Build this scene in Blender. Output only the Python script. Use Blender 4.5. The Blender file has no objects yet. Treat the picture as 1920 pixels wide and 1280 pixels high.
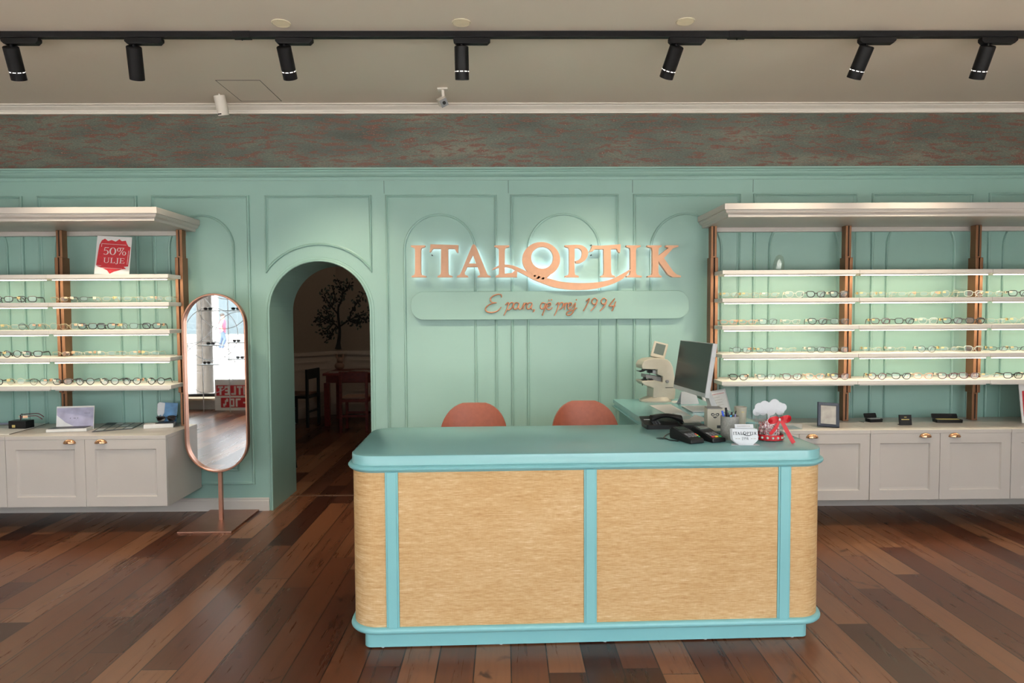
import bpy, bmesh, math, random
from mathutils import Vector, Matrix, Euler
R = math.radians
random.seed(7)
SC = bpy.context.scene
COL = SC.collection

# ------------------------------------------------------------------ camera
YAW, PITCH, ROLL = R(.65), R(2.43), R(.31)
FPX, CD, CH = 1240.0, 5.215, 1.55
cam = bpy.data.cameras.new('camera'); camo = bpy.data.objects.new('camera', cam); COL.objects.link(camo)
cam.sensor_fit = 'HORIZONTAL'; cam.sensor_width = 36.0; cam.lens = 36.0 * FPX / 1920.0
cam.clip_start = .05; cam.clip_end = 200
_f = Vector((math.sin(YAW) * math.cos(PITCH), math.cos(YAW) * math.cos(PITCH), -math.sin(PITCH)))
_r = Vector((math.cos(YAW), -math.sin(YAW), 0)); _u = _r.cross(_f)
_r2 = _r * math.cos(ROLL) - _u * math.sin(ROLL)
_u2 = _u * math.cos(ROLL) + _r * math.sin(ROLL)
_m = Matrix((_r2, _u2, -_f)).transposed().to_4x4(); _m.translation = Vector((0, -CD, CH))
camo.matrix_world = _m
SC.camera = camo

def ray(px, py):
    return (_f + _r2 * ((px - 960) / FPX) + _u2 * (-(py - 640) / FPX))
def atY(px, py, Y=0.):
    """point on the vertical plane y=Y seen at a pixel of the photograph"""
    d = ray(px, py); t = (Y + CD) / d.y
    return Vector((d.x * t, Y, CH + d.z * t))
def atZ(px, py, Z=0.):
    """point on the horizontal plane z=Z seen at a pixel of the photograph"""
    d = ray(px, py); t = (Z - CH) / d.z
    return Vector((d.x * t, d.y * t - CD, Z))

# ------------------------------------------------------------------ world, exposure
SC.view_settings.view_transform = 'Standard'; SC.view_settings.look = 'None'
SC.view_settings.gamma = 1.0; SC.view_settings.exposure = -0.36
SC.cycles.use_denoising = True
SC.cycles.max_bounces = 8; SC.cycles.diffuse_bounces = 4; SC.cycles.glossy_bounces = 4
SC.cycles.transparent_max_bounces = 24; SC.cycles.sample_clamp_indirect = 6
SC.cycles.caustics_reflective = False; SC.cycles.caustics_refractive = False
W = bpy.data.worlds.new('world'); SC.world = W; W.use_nodes = True
W.node_tree.nodes['Background'].inputs['Color'].default_value = (.90, .95, 1.0, 1)
W.node_tree.nodes['Background'].inputs['Strength'].default_value = 10.6

FRONT = -6.3           # the shop window wall, behind the camera
XL, XR, CEIL = -6.2, 5.4, 3.16
def lamp(name, kind, energy, color, loc, direction=None, **kw):
    l = bpy.data.lights.new(name, kind); l.energy = energy; l.color = color
    for k, v in kw.items(): setattr(l, k, v)
    o = bpy.data.objects.new(name, l); COL.objects.link(o); o.location = loc
    if direction is not None: o.rotation_euler = Vector(direction).to_track_quat('-Z', 'Y').to_euler()
    return o
lamp('sun', 'SUN', 40, (1, .95, .86), (0, 0, 20), (.25, -.62, -.75), angle=R(1.0))   # lights the pavement outside, never reaches indoors directly
for i in range(4):     # daylight portals in the four shop windows
    w = (XR - XL) / 4
    lamp('daylight_portal', 'AREA', 1, (1, 1, 1), (XL + w * (i + .5), FRONT - .02, 1.55), (0, 1, 0),
         shape='RECTANGLE', size=w - .1, size_y=2.6).data.cycles.is_portal = True

# ------------------------------------------------------------------ materials
class N:
    def __init__(s, name):
        s.m = bpy.data.materials.new(name); s.m.use_nodes = True
        s.t = s.m.node_tree; s.b = s.t.nodes['Principled BSDF']; s.out = s.t.nodes['Material Output']
    def n(s, typ, ins=None, **props):
        x = s.t.nodes.new(typ)
        for k, v in props.items(): setattr(x, k, v)
        for k, v in (ins or {}).items():
            if isinstance(v, bpy.types.NodeSocket): s.t.links.new(v, x.inputs[k])
            else: x.inputs[k].default_value = v
        return x
    def math(s, op, a, b=0., c=0.):
        x = s.n('ShaderNodeMath', {0: a, 1: b, 2: c}, operation=op); return x.outputs[0]
    def set(s, k, v):
        if isinstance(v, bpy.types.NodeSocket): s.t.links.new(v, s.b.inputs[k])
        else: s.b.inputs[k].default_value = v
    def ramp(s, fac, stops):
        x = s.n('ShaderNodeValToRGB', {'Fac': fac}); cr = x.color_ramp
        while len(cr.elements) < len(stops): cr.elements.new(.5)
        for e, (p, c) in zip(cr.elements, stops): e.position = p; e.color = (*c, 1)
        return x.outputs['Color']
    def bump(s, h, strength=.2, dist=.002):
        x = s.n('ShaderNodeBump', {'Height': h, 'Strength': strength, 'Distance': dist}); s.set('Normal', x.outputs[0])

def mat(name, col, rough=.5, metal=0., emit=0., noise=.03, scale=30., coat=0., ecol=None, spec=None):
    """plain painted / plastic / metal surface with a faint procedural mottling"""
    k = N(name)
    tc = k.n('ShaderNodeTexCoord'); nz = k.n('ShaderNodeTexNoise', {'Vector': tc.outputs['Object'], 'Scale': scale, 'Detail': 3.})
    lo = tuple(c * (1 - noise) for c in col); hi = tuple(min(1, c * (1 + noise)) for c in col)
    k.set('Base Color', k.ramp(nz.outputs['Fac'], [(.3, lo), (.7, hi)]))
    k.set('Roughness', rough); k.set('Metallic', metal); k.set('Coat Weight', coat)
    if spec is not None: k.set('Specular IOR Level', spec)
    if emit: k.set('Emission Color', (*(ecol or col), 1)); k.set('Emission Strength', emit)
    return k.m
def thin_glass(name, tint=(1, 1, 1), refl=.12, rough=.02):
    k = N(name); tr = k.n('ShaderNodeBsdfTransparent', {'Color': (*tint, 1)}); gl = k.n('ShaderNodeBsdfGlossy', {'Roughness': rough})
    fr = k.n('ShaderNodeLayerWeight', {'Blend': .5}); f2 = k.math('MULTIPLY_ADD', k.math('POWER', fr.outputs['Facing'], 4.), .6, refl * .5)
    mx = k.n('ShaderNodeMixShader', {0: f2, 1: tr.outputs[0], 2: gl.outputs[0]})
    k.t.links.new(mx.outputs[0], k.out.inputs['Surface']); return k.m

M = {}
M['teal'] = mat('teal_paint', (.262, .428, .380), .38, noise=.02, scale=3)
M['counter'] = mat('teal_paint_daylit', (.20, .455, .475), .33, noise=.02, scale=3)  # same teal as the wall, with cool daylight tinted into the colour
M['ctop'] = mat('counter_top_paint', (.205, .43, .44), .22, noise=.02, scale=3)
M['white'] = mat('white_lacquer', (.54, .50, .465), .35, noise=.015, scale=4)
M['shelfwhite'] = mat('shelf_white', (.74, .70, .65), .4, noise=.015)
M['ceil'] = mat('ceiling_paint', (.80, .71, .60), .8, noise=.01, scale=2)
M['crown'] = mat('cornice_white', (.78, .72, .64), .6, noise=.01)
M['side'] = mat('side_wall_paint', (.48, .46, .42), .8)
M['black'] = mat('black_metal', (.007, .007, .008), .5, noise=.1, spec=.22)
M['plastic'] = mat('black_plastic', (.009, .009, .010), .42, noise=.1, spec=.3)
M['plastic2'] = mat('charcoal_plastic', (.035, .036, .04), .4)
M['rubber'] = mat('rubber_keys', (.16, .16, .17), .6)
M['copper'] = mat('copper_metal', (.26, .125, .065), .45, .7, noise=.06, scale=8)
M['rosegold'] = mat('rose_gold_metal', (.40, .205, .145), .34, .8, noise=.04)
M['brass'] = mat('brushed_copper', (.66, .38, .22), .26, .95, noise=.04)
M['darkslot'] = mat('slot_shadow', (.02, .012, .008), .8)
M['letter'] = mat('letter_copper', (.66, .36, .22), .42, .0, noise=.03)
M['script'] = mat('script_copper', (.62, .27, .15), .4, .35, noise=.03)
M['halo'] = mat('letter_backlight', (.75, .88, 1), .5, emit=6., ecol=(1.0, .90, .98))
M['strip'] = mat('led_strip', (1, .93, .78), .5, emit=10., ecol=(1.0, .88, .66))
M['lampglow'] = mat('lamp_lens', (1, .95, .85), .4, emit=14., ecol=(1, .93, .8))
M['slotglow'] = mat('lamp_slot', (1, .95, .9), .4, emit=2.5, ecol=(1, .96, .9))
M['beige'] = mat('instrument_beige', (.50, .465, .385), .38)
M['grey'] = mat('grey_plastic', (.22, .225, .235), .5)
M['silver'] = mat('silver_plastic', (.50, .51, .52), .35)
M['screen'] = mat('dark_screen', (.018, .021, .018), .25, noise=.2)
M['lcd'] = mat('lcd_glass', (.13, .17, .155), .2)
M['paper'] = mat('white_paper', (.68, .68, .67), .6)
M['card'] = mat('white_card', (.56, .58, .61), .45)
M['red'] = mat('sign_red', (.50, .018, .030), .5, noise=.12, scale=60)
M['satin'] = mat('red_satin', (.50, .004, .012), .5, noise=.1)
M['ink'] = mat('black_ink', (.02, .025, .03), .5)
M['leather'] = mat('terracotta_leather', (.31, .078, .038), .42, noise=.08, scale=40)
M['candy'] = mat('candy_wrapper', (.82, .62, .62), .3)
M['candyred'] = mat('candy_wrapper_red', (.70, .06, .12), .3)
M['gem'] = mat('rhinestone', (.8, .8, .78), .12, .6)
M['blue'] = mat('pen_blue', (.03, .09, .55), .3)
M['cyan'] = mat('pen_cyan', (.02, .35, .65), .3)
M['lilac'] = mat('pen_lilac', (.30, .28, .55), .3)
M['cardgrey'] = mat('pen_cup_grey', (.27, .27, .25), .6, noise=.15, scale=120)
M['navy'] = mat('navy_frame', (.016, .024, .045), .35)
M['gold'] = mat('gold_print', (.62, .50, .18), .4, .4)
M['bookblue'] = mat('blue_brochure', (.05, .20, .42), .4, noise=.3, scale=18)
M['violet'] = mat('violet_print', (.36, .35, .50), .4, noise=.25, scale=9)
M['darkprint'] = mat('dark_print', (.05, .05, .06), .4)
M['greyprint'] = mat('grey_print', (.36, .34, .31), .4, noise=.2, scale=20)
M['tagY'] = mat('yellow_price_tag', (.70, .58, .28), .6)
M['tagW'] = mat('white_price_tag', (.78, .74, .62), .6)
M['tagP'] = mat('peach_price_tag', (.78, .50, .33), .6)
M['green'] = mat('key_green', (.02, .38, .14), .5)
M['yellow'] = mat('key_yellow', (.75, .50, .03), .5)
M['redkey'] = mat('key_red', (.55, .03, .05), .5)
M['glass'] = thin_glass('window_glass')
M['acrylic'] = thin_glass('clear_acrylic', (.93, .96, .96), .16)
M['jarglass'] = thin_glass('jar_glass', (.985, .99, .99), .12)
M['lens'] = thin_glass('spectacle_lens', (.97, .98, .98), .08)
M['sunlens'] = thin_glass('sunglass_lens', (.06, .06, .07), .12)
M['mirror'] = mat('mirror_silver', (.93, .94, .94), .015, 1., noise=0.)
# frame colours of the eyeglasses
M['fK'] = mat('black_acetate', (.010, .011, .012), .25)
M['fk'] = mat('dark_metal_frame', (.045, .05, .05), .35, .3)
M['fR'] = mat('burgundy_acetate', (.085, .014, .022), .25)
M['fG'] = mat('gold_frame', (.60, .52, .34), .3, .5)
M['fP'] = mat('peach_acetate', (.70, .36, .22), .3)
M['fW'] = mat('clear_acetate', (.62, .66, .60), .25)
M['crystal'] = thin_glass('crystal_glass', (.90, .91, .87), .14, .05)
# second room
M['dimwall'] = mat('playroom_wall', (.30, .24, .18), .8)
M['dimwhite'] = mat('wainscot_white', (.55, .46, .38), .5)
M['mural'] = mat('mural_black', (.010, .012, .012), .7)
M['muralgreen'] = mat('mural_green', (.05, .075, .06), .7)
M['redwood'] = mat('red_stained_wood', (.17, .022, .014), .4, noise=.2)
M['darkwood'] = mat('dark_stained_wood', (.022, .030, .028), .4)
M['cushion'] = mat('seat_cushion', (.33, .20, .14), .7)
M['tealseat'] = mat('teal_upholstery', (.05, .16, .19), .7)
M['yellowseat'] = mat('oak_seat', (.55, .40, .18), .5)
# outside
M['paving'] = mat('pavement', (.62, .60, .57), .85, noise=.12, scale=2)
M['asphalt'] = mat('asphalt', (.20, .20, .20), .9, noise=.15, scale=6)
M['facade'] = mat('far_facade', (.42, .42, .42), .8)
M['farglass'] = mat('far_windows', (.045, .065, .075), .2)
M['trunk'] = mat('tree_bark', (.030, .025, .020), .9, noise=.3)
M['leafg'] = mat('street_leaves', (.05, .10, .03), .7, noise=.4, scale=6)
M['shirt'] = mat('pink_shirt', (.62, .06, .11), .8)
M['jeans'] = mat('blue_jeans', (.04, .07, .13), .8)
M['skin'] = mat('skin_tone', (.50, .28, .20), .6)
M['hair'] = mat('dark_hair', (.02, .015, .012), .7)
M['oak'] = mat('window_sill_wood', (.55, .42, .27), .5)

def floor_mat(name, dark=1.):
    k = N(name); tc = k.n('ShaderNodeTexCoord'); sp = k.n('ShaderNodeSeparateXYZ', {0: tc.outputs['Object']})
    x, y = sp.outputs[0], sp.outputs[1]
    row = k.math('DIVIDE', k.math('ADD', x, 20.07), .162); ri = k.math('FLOOR', row); rf = k.math('FRACT', row)
    r1 = k.n('ShaderNodeTexWhiteNoise', {'W': ri}, noise_dimensions='1D').outputs['Value']
    ln = k.math('DIVIDE', k.math('ADD', k.math('ADD', y, 20.), k.math('MULTIPLY', r1, 7.)), 1.55)
    bi = k.math('FLOOR', ln); bf = k.math('FRACT', ln)
    idv = k.n('ShaderNodeCombineXYZ', {0: ri, 1: bi, 2: 3.})
    w = k.n('ShaderNodeTexWhiteNoise', {'Vector': idv.outputs[0]}, noise_dimensions='3D')
    base = k.ramp(w.outputs['Value'], [(0., (.038, .011, .006)), (.25, (.095, .029, .0135)), (.5, (.135, .047, .021)), (.75, (.20, .080, .038)), (.9, (.24, .108, .053)), (1., (.062, .018, .010))])
    # grain stretched along the board, shifted per board
    off = k.n('ShaderNodeCombineXYZ', {0: k.math('MULTIPLY', x, 26.), 1: k.math('MULTIPLY_ADD', y, 1.5, k.math('MULTIPLY', r1, 37.)), 2: k.math('MULTIPLY', bi, 5.3)})
    g = k.n('ShaderNodeTexNoise', {'Vector': off.outputs[0], 'Scale': 1., 'Detail': 5., 'Roughness': .6, 'Distortion': .6})
    grain = k.ramp(g.outputs['Fac'], [(.30, (.66, .63, .62)), (.5, (1, 1, 1)), (.72, (1.12, 1.1, 1.08))])
    c1 = k.n('ShaderNodeMix', {'Factor': .8, 'A': base, 'B': grain}, data_type='RGBA', blend_type='MULTIPLY')
    # knots and dark patches
    off2 = k.n('ShaderNodeCombineXYZ', {0: k.math('MULTIPLY', x, 7.), 1: k.math('MULTIPLY_ADD', y, 4.2, k.math('MULTIPLY', r1, 91.)), 2: k.math('MULTIPLY', bi, 2.1)})
    kn = k.n('ShaderNodeTexNoise', {'Vector': off2.outputs[0], 'Scale': 1., 'Detail': 2., 'Distortion': 1.2})
    kf = k.ramp(kn.outputs['Fac'], [(.24, (.20, .17, .16)), (.33, (1, 1, 1))])
    c2 = k.n('ShaderNodeMix', {'Factor': .9, 'A': c1.outputs['Result'], 'B': kf}, data_type='RGBA', blend_type='MULTIPLY')
    # joints
    e1 = k.math('LESS_THAN', rf, .036); e2 = k.math('LESS_THAN', bf, .003)
    e = k.math('MAXIMUM', e1, e2)
    c3 = k.n('ShaderNodeMix', {'Factor': k.math('MULTIPLY', e, .9), 'A': c2.outputs['Result'], 'B': (.016, .007, .004, 1)}, data_type='RGBA')
    k.set('Base Color', c3.outputs['Result'])
    k.set('Roughness', k.math('MULTIPLY_ADD', g.outputs['Fac'], .14, .22)); k.set('Specular IOR Level', .34)
    k.bump(k.math('SUBTRACT', g.outputs['Fac'], k.math('MULTIPLY', e, 2.)), .05, .001)
    return k.m
M['floor'] = floor_mat('walnut_planks')

def fabric_mat():
    k = N('woven_tan_fabric'); tc = k.n('ShaderNodeTexCoord')
    def nz(sx, sz, det=3.):
        mp = k.n('ShaderNodeMapping', {'Vector': tc.outputs['Object'], 'Scale': (sx, sx, sz)})
        return k.n('ShaderNodeTexNoise', {'Vector': mp.outputs[0], 'Scale': 1., 'Detail': det, 'Roughness': .65}).outputs['Fac']
    a = nz(22, 210); b = nz(260, 30, 2.); d = nz(5, 60, 2.); big = nz(2.5, 3.5, 1.)
    s = k.math('ADD', k.math('MULTIPLY', a, .5), k.math('ADD', k.math('MULTIPLY', b, .12), k.math('ADD', k.math('MULTIPLY', d, .25), k.math('MULTIPLY', big, .13))))
    k.set('Base Color', k.ramp(s, [(.36, (.40, .215, .080)), (.47, (.51, .315, .135)), (.55, (.57, .375, .185)), (.64, (.67, .49, .29))]))
    k.set('Roughness', .75); k.bump(s, .35, .002); return k.m
M['fabric'] = fabric_mat()

def wallpaper_mat():
    k = N('distressed_wallpaper'); tc = k.n('ShaderNodeTexCoord')
    def nz(sx, sz, det=4., dist=.5, w=0.):
        mp = k.n('ShaderNodeMapping', {'Vector': tc.outputs['Object'], 'Scale': (sx, 1, sz), 'Location': (w, w, w)})
        return k.n('ShaderNodeTexNoise', {'Vector': mp.outputs[0], 'Scale': 1., 'Detail': det, 'Roughness': .62, 'Distortion': dist}).outputs['Fac']
    fine = nz(60, 190, 5.); mid = nz(7.5, 44, 7., .7, 3.); big = nz(1.2, 4.5, 2., .3, 8.); dots = nz(90, 150, 3., 0., 5.)
    base = k.ramp(k.math('ADD', k.math('MULTIPLY', fine, .5), k.math('MULTIPLY', big, .5)),
                  [(.34, (.050, .058, .048)), (.5, (.098, .115, .095)), (.64, (.20, .185, .14))])
    rf = k.n('ShaderNodeMapRange', {'Value': mid, 'From Min': .505, 'From Max': .58}, clamp=True).outputs[0]
    rf = k.math('MULTIPLY', rf, k.n('ShaderNodeMapRange', {'Value': fine, 'From Min': .34, 'From Max': .50}, clamp=True).outputs[0])
    c1 = k.n('ShaderNodeMix', {'Factor': rf, 'A': base, 'B': (.155, .060, .040, 1)}, data_type='RGBA')
    gf = k.n('ShaderNodeMapRange', {'Value': dots, 'From Min': .62, 'From Max': .70}, clamp=True).outputs[0]
    gf = k.math('MULTIPLY', gf, k.n('ShaderNodeMapRange', {'Value': mid, 'From Min': .50, 'From Max': .60}, clamp=True).outputs[0])
    c2 = k.n('ShaderNodeMix', {'Factor': gf, 'A': c1.outputs['Result'], 'B': (.55, .50, .38, 1)}, data_type='RGBA')
    k.set('Base Color', c2.outputs['Result']); k.set('Roughness', .48)
    k.bump(k.math('ADD', fine, k.math('MULTIPLY', mid, .7)), .35, .004); return k.m
M['wallpaper'] = wallpaper_mat()

def wood_mat(name, a, b, sx=6, sz=80, rough=.45):
    k = N(name); tc = k.n('ShaderNodeTexCoord'); mp = k.n('ShaderNodeMapping', {'Vector': tc.outputs['Object'], 'Scale': (sx, sz, sz)})
    nz = k.n('ShaderNodeTexNoise', {'Vector': mp.outputs[0], 'Scale': 1., 'Detail': 4.}); k.set('Base Color', k.ramp(nz.outputs['Fac'], [(.35, a), (.65, b)]))
    k.set('Roughness', rough); return k.m

# ------------------------------------------------------------------ mesh helpers
def newbm(): return bmesh.new()
def obj(name, bm, m, parent=None, smooth=False, loc=None, rot=None, bevel=0., seg=2):
    if bevel:
        bmesh.ops.remove_doubles(bm, verts=bm.verts, dist=1e-6)
        ed = [e for e in bm.edges if len(e.link_faces) == 2 and e.calc_face_angle(0) > .6]
        bmesh.ops.bevel(bm, geom=ed, offset=bevel, segments=seg, profile=.5, affect='EDGES', clamp_overlap=True)
    bmesh.ops.recalc_face_normals(bm, faces=bm.faces)
    me = bpy.data.meshes.new(name); bm.to_mesh(me); bm.free()
    if m is not None: me.materials.append(M[m] if isinstance(m, str) else m)
    if smooth:
        for p in me.polygons: p.use_smooth = True
        me.set_sharp_from_angle(angle=R(38))
    o = bpy.data.objects.new(name, me); COL.objects.link(o)
    if parent is not None: o.parent = parent
    if loc is not None: o.location = loc
    if rot is not None: o.rotation_euler = rot
    return o
def tag(o, label, cat, group=None):
    o['label'] = label; o['category'] = cat
    if group: o['group'] = group
    return o
def struct(name, bm, m, parent=None, **k):
    o = obj(name, bm, m, parent, **k)
    if parent is None: o['kind'] = 'structure'
    return o
def thing(name, label, cat, loc=(0, 0, 0), rotz=0., group=None, rot=None):
    o = bpy.data.objects.new(name, None); COL.objects.link(o); o.empty_display_size = .05
    o.location = loc; o.rotation_euler = rot if rot is not None else (0, 0, rotz)
    return tag(o, label, cat, group)
def copy_tree(o, parent=None):
    c = o.copy(); COL.objects.link(c); c.parent = parent
    for ch in list(o.children): copy_tree(ch, c)
    return c
def box(bm, x0, x1, y0, y1, z0, z1, mtx=None):
    vs = [bm.verts.new((x, y, z)) for z in (z0, z1) for y in (y0, y1) for x in (x0, x1)]
    for f in ((0, 1, 3, 2), (4, 6, 7, 5), (0, 4, 5, 1), (2, 3, 7, 6), (0, 2, 6, 4), (1, 5, 7, 3)):
        bm.faces.new([vs[i] for i in f])
    if mtx is not None:
        for v in vs: v.co = mtx @ v.co
    return vs
def loft(bm, loops, cap0=True, cap1=True, closed=True):
    rings = [[bm.verts.new(p) for p in l] for l in loops]; n = len(rings[0])
    for a, b in zip(rings, rings[1:]):
        for i in range(n if closed else n - 1):
            j = (i + 1) % n; bm.faces.new((a[i], a[j], b[j], b[i]))
    if cap0: bm.faces.new(list(reversed(rings[0])))
    if cap1: bm.faces.new(rings[-1])
    return rings
def rrect(x0, x1, y0, y1, r, z, n=8):
    r = min(r, (x1 - x0) / 2 - 1e-4, (y1 - y0) / 2 - 1e-4); pts = []
    for cx, cy, a0 in ((x1 - r, y1 - r, 0), (x0 + r, y1 - r, 90), (x0 + r, y0 + r, 180), (x1 - r, y0 + r, 270)):
        for i in range(n + 1):
            a = R(a0 + 90 * i / n); pts.append((cx + r * math.cos(a), cy + r * math.sin(a), z))
    return pts
def prism(bm, pts, fn0, fn1):
    """extrude a polygon given as 2D points; fn0/fn1 map (a,b) to 3D on both faces"""
    return loft(bm, [[fn0(*p) for p in pts], [fn1(*p) for p in pts]])
def prism_xz(bm, pts, y0, y1): return prism(bm, pts, lambda a, b: (a, y0, b), lambda a, b: (a, y1, b))
def cyl(bm, p0, p1, r0, r1=None, n=20, cap=True):
    p0, p1 = Vector(p0), Vector(p1); r1 = r0 if r1 is None else r1
    d = (p1 - p0).normalized(); a = d.orthogonal().normalized(); b = d.cross(a)
    L = [[p + (a * math.cos(t) + b * math.sin(t)) * r for t in [2 * math.pi * i / n for i in range(n)]] for p, r in ((p0, r0), (p1, r1))]
    loft(bm, L, cap, cap)
def lathe(bm, prof, n=32, cx=0, cy=0, cap0=True, cap1=True):
    loft(bm, [[(cx + r * math.cos(2 * math.pi * i / n), cy + r * math.sin(2 * math.pi * i / n), z) for i in range(n)] for r, z in prof], cap0, cap1)
def tube(bm, pts, r, n=8, closed=False, flat=1., axis=None):
    """round bar along a 3D path; r may be a list"""
    P = [Vector(p) for p in pts]; k = len(P); rs = r if isinstance(r, (list, tuple)) else [r] * k
    T = []
    for i in range(k):
        a = P[(i - 1) % k] if (closed or i) else P[i]; b = P[(i + 1) % k] if (closed or i < k - 1) else P[i]
        T.append((b - a).normalized())
    nrm = axis.normalized() if axis is not None else T[0].orthogonal().normalized(); loops = []
    for i in range(k):
        if axis is None: nrm = (nrm - T[i] * nrm.dot(T[i])).normalized(); u = nrm
        else: u = (axis - T[i] * axis.dot(T[i])).normalized()
        w = T[i].cross(u)
        loops.append([P[i] + (u * math.cos(t) * flat + w * math.sin(t)) * rs[i] for t in [2 * math.pi * j / n for j in range(n)]])
    if closed:
        loops.append(loops[0]); rings = loft(bm, loops, False, False); bmesh.ops.remove_doubles(bm, verts=bm.verts, dist=1e-7)
    else: loft(bm, loops)
def smooth_path(pts, sub=5):
    P = [Vector(p) for p in pts]; out = []
    for i in range(len(P) - 1):
        p0 = P[max(i - 1, 0)]; p1 = P[i]; p2 = P[i + 1]; p3 = P[min(i + 2, len(P) - 1)]
        for j in range(sub):
            t = j / sub; out.append(.5 * ((2 * p1) + (p2 - p0) * t + (2 * p0 - 5 * p1 + 4 * p2 - p3) * t * t + (3 * p1 - p0 - 3 * p2 + p3) * t ** 3))
    out.append(P[-1]); return out
def ball(bm, c, r, sx=1, sy=1, sz=1, seg=12, rings=8):
    m = Matrix.Translation(c) @ Matrix.Diagonal((sx * r, sy * r, sz * r, 1))
    bmesh.ops.create_uvsphere(bm, u_segments=seg, v_segments=rings, radius=1, matrix=m)

# moulding: a raised bead that follows a path on the wall (X,Z), facing the room (-Y)
MPROF = [(0, 0), (0, .011), (.004, .017), (.010, .019), (.015, .012), (.018, .007), (.024, .005), (.024, 0)]
def moulding(bm, path, closed=True, prof=MPROF, y=0., flip=1):
    P = [Vector((a, b)) for a, b in path]; k = len(P); loops = []
    for i in range(k):
        a = P[(i - 1) % k]; b = P[(i + 1) % k]
        if not closed and i == 0: t0 = t1 = (P[1] - P[0]).normalized()
        elif not closed and i == k - 1: t0 = t1 = (P[-1] - P[-2]).normalized()
        else: t0 = (P[i] - a).normalized(); t1 = (b - P[i]).normalized()
        n0 = Vector((-t0.y, t0.x)); n1 = Vector((-t1.y, t1.x)); m = (n0 + n1)
        m = m / max(.35, m.dot(n0)) if m.length > 1e-6 else n0
        loops.append([(P[i].x + m.x * o * flip, y - h, P[i].y + m.y * o * flip) for o, h in prof])
    if closed: loops.append(loops[0])
    loft(bm, loops, not closed, not closed)
    if closed: bmesh.ops.remove_doubles(bm, verts=bm.verts, dist=1e-6)

# ------------------------------------------------------------------ the shell
bm = newbm(); box(bm, XL - .3, XR + .3, FRONT - .25, 7.2, -.12, 0); struct('floor', bm, 'floor')
bm = newbm(); box(bm, XL, XR, FRONT, .6, CEIL, CEIL + .12); struct('ceiling', bm, 'ceil')
bm = newbm(); box(bm, XL - .12, XL, FRONT, .6, 0, CEIL + .12); struct('wall_left', bm, 'side')
bm = newbm(); box(bm, XR, XR + .12, FRONT, .6, 0, CEIL + .12); struct('wall_right', bm, 'side')
# back wall with its arched opening
AX0, AX1, ATOP = -1.841, -1.057, 1.964
ACX, AR = (AX0 + AX1) / 2, (AX1 - AX0) / 2; ASP = ATOP - AR
WTOP = 2.62
def arc(cx, cz, r, a0, a1, n=24): return [(cx + r * math.cos(R(a0 + (a1 - a0) * i / n)), cz + r * math.sin(R(a0 + (a1 - a0) * i / n))) for i in range(n + 1)]
TH = .575
bm = newbm()
for ya in (0,):
    ar = arc(ACX, ASP, AR, 180, 0, 32)
    fr = lambda p, y: bm.verts.new((p[0], y, p[1]))
    # front and rear faces as strips, arch soffit as a band
    def face_set(y):
        L = [fr((XL, 0), y), fr((XL, WTOP), y)]; Rr = [fr((XR, 0), y), fr((XR, WTOP), y)]
        A = [fr((AX0, 0), y)] + [fr(p, y) for p in ar] + [fr((AX1, 0), y)]
        T = [fr((AX0, WTOP), y)] + [fr((p[0], WTOP), y) for p in ar[1:-1]] + [fr((AX1, WTOP), y)]
        return L, Rr, A, T
    F, B = face_set(0), face_set(TH)
    for L, Rr, A, T in (F, B):
        bm.faces.new((L[0], A[0], A[1], T[0], L[1])); bm.faces.new((A[-1], Rr[0], Rr[1], T[-1], A[-2]))
        for i in range(len(ar) - 1): bm.faces.new((A[1 + i], A[2 + i], T[1 + i], T[i]))
    for i in range(len(F[2]) - 1): bm.faces.new((F[2][i], F[2][i + 1], B[2][i + 1], B[2][i]))
    for i in range(len(F[3]) - 1): bm.faces.new((F[3][i], F[3][i + 1], B[3][i + 1], B[3][i]))
    bm.faces.new((F[0][0], F[0][1], B[0][1], B[0][0])); bm.faces.new((F[1][0], F[1][1], B[1][1], B[1][0]))
    bm.faces.new((F[0][1], F[3][0], B[3][0], B[0][1])); bm.faces.new((F[1][1], F[3][-1], B[3][-1], B[1][1]))
wall = struct('wall_back', bm, 'teal')
for p in wall.data.polygons: pass
bm = newbm(); box(bm, XL, XR, .0, .5, WTOP, CEIL); struct('wall_upper', bm, 'wallpaper')
# capping moulding of the panelling and the ceiling cornice
bm = newbm()
pr = [(0, 2.59), (-.012, 2.59), (-.016, 2.602), (-.016, 2.612), (-.028, 2.618), (-.040, 2.630), (-.046, 2.645), (-.055, 2.650), (-.055, 2.660), (-.070, 2.664), (-.070, 2.676), (0, 2.676)]
prism(bm, pr, lambda a, b: (XL, a, b), lambda a, b: (XR, a, b)); struct('trim_1', bm, 'teal')
bm = newbm()
pr = [(0, 3.10), (-.020, 3.10), (-.020, 3.112), (-.026, 3.118), (-.030, 3.126), (-.060, 3.142), (-.068, 3.150), (-.085, 3.152), (-.085, CEIL), (0, CEIL)]
prism(bm, pr, lambda a, b: (XL, a, b), lambda a, b: (XR, a, b)); struct('trim_2', bm, 'crown')
# skirting
for xa, xb in ((XL, AX0 - .03), (AX1 + .03, XR)):
    bm = newbm(); pr = [(0, 0), (-.018, 0), (-.018, .078), (-.012, .086), (-.012, .096), (-.006, .102), (0, .102)]
    prism(bm, pr, lambda a, b: (xa, a, b), lambda a, b: (xb, a, b)); struct('baseboard_back', bm, 'white')
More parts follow.
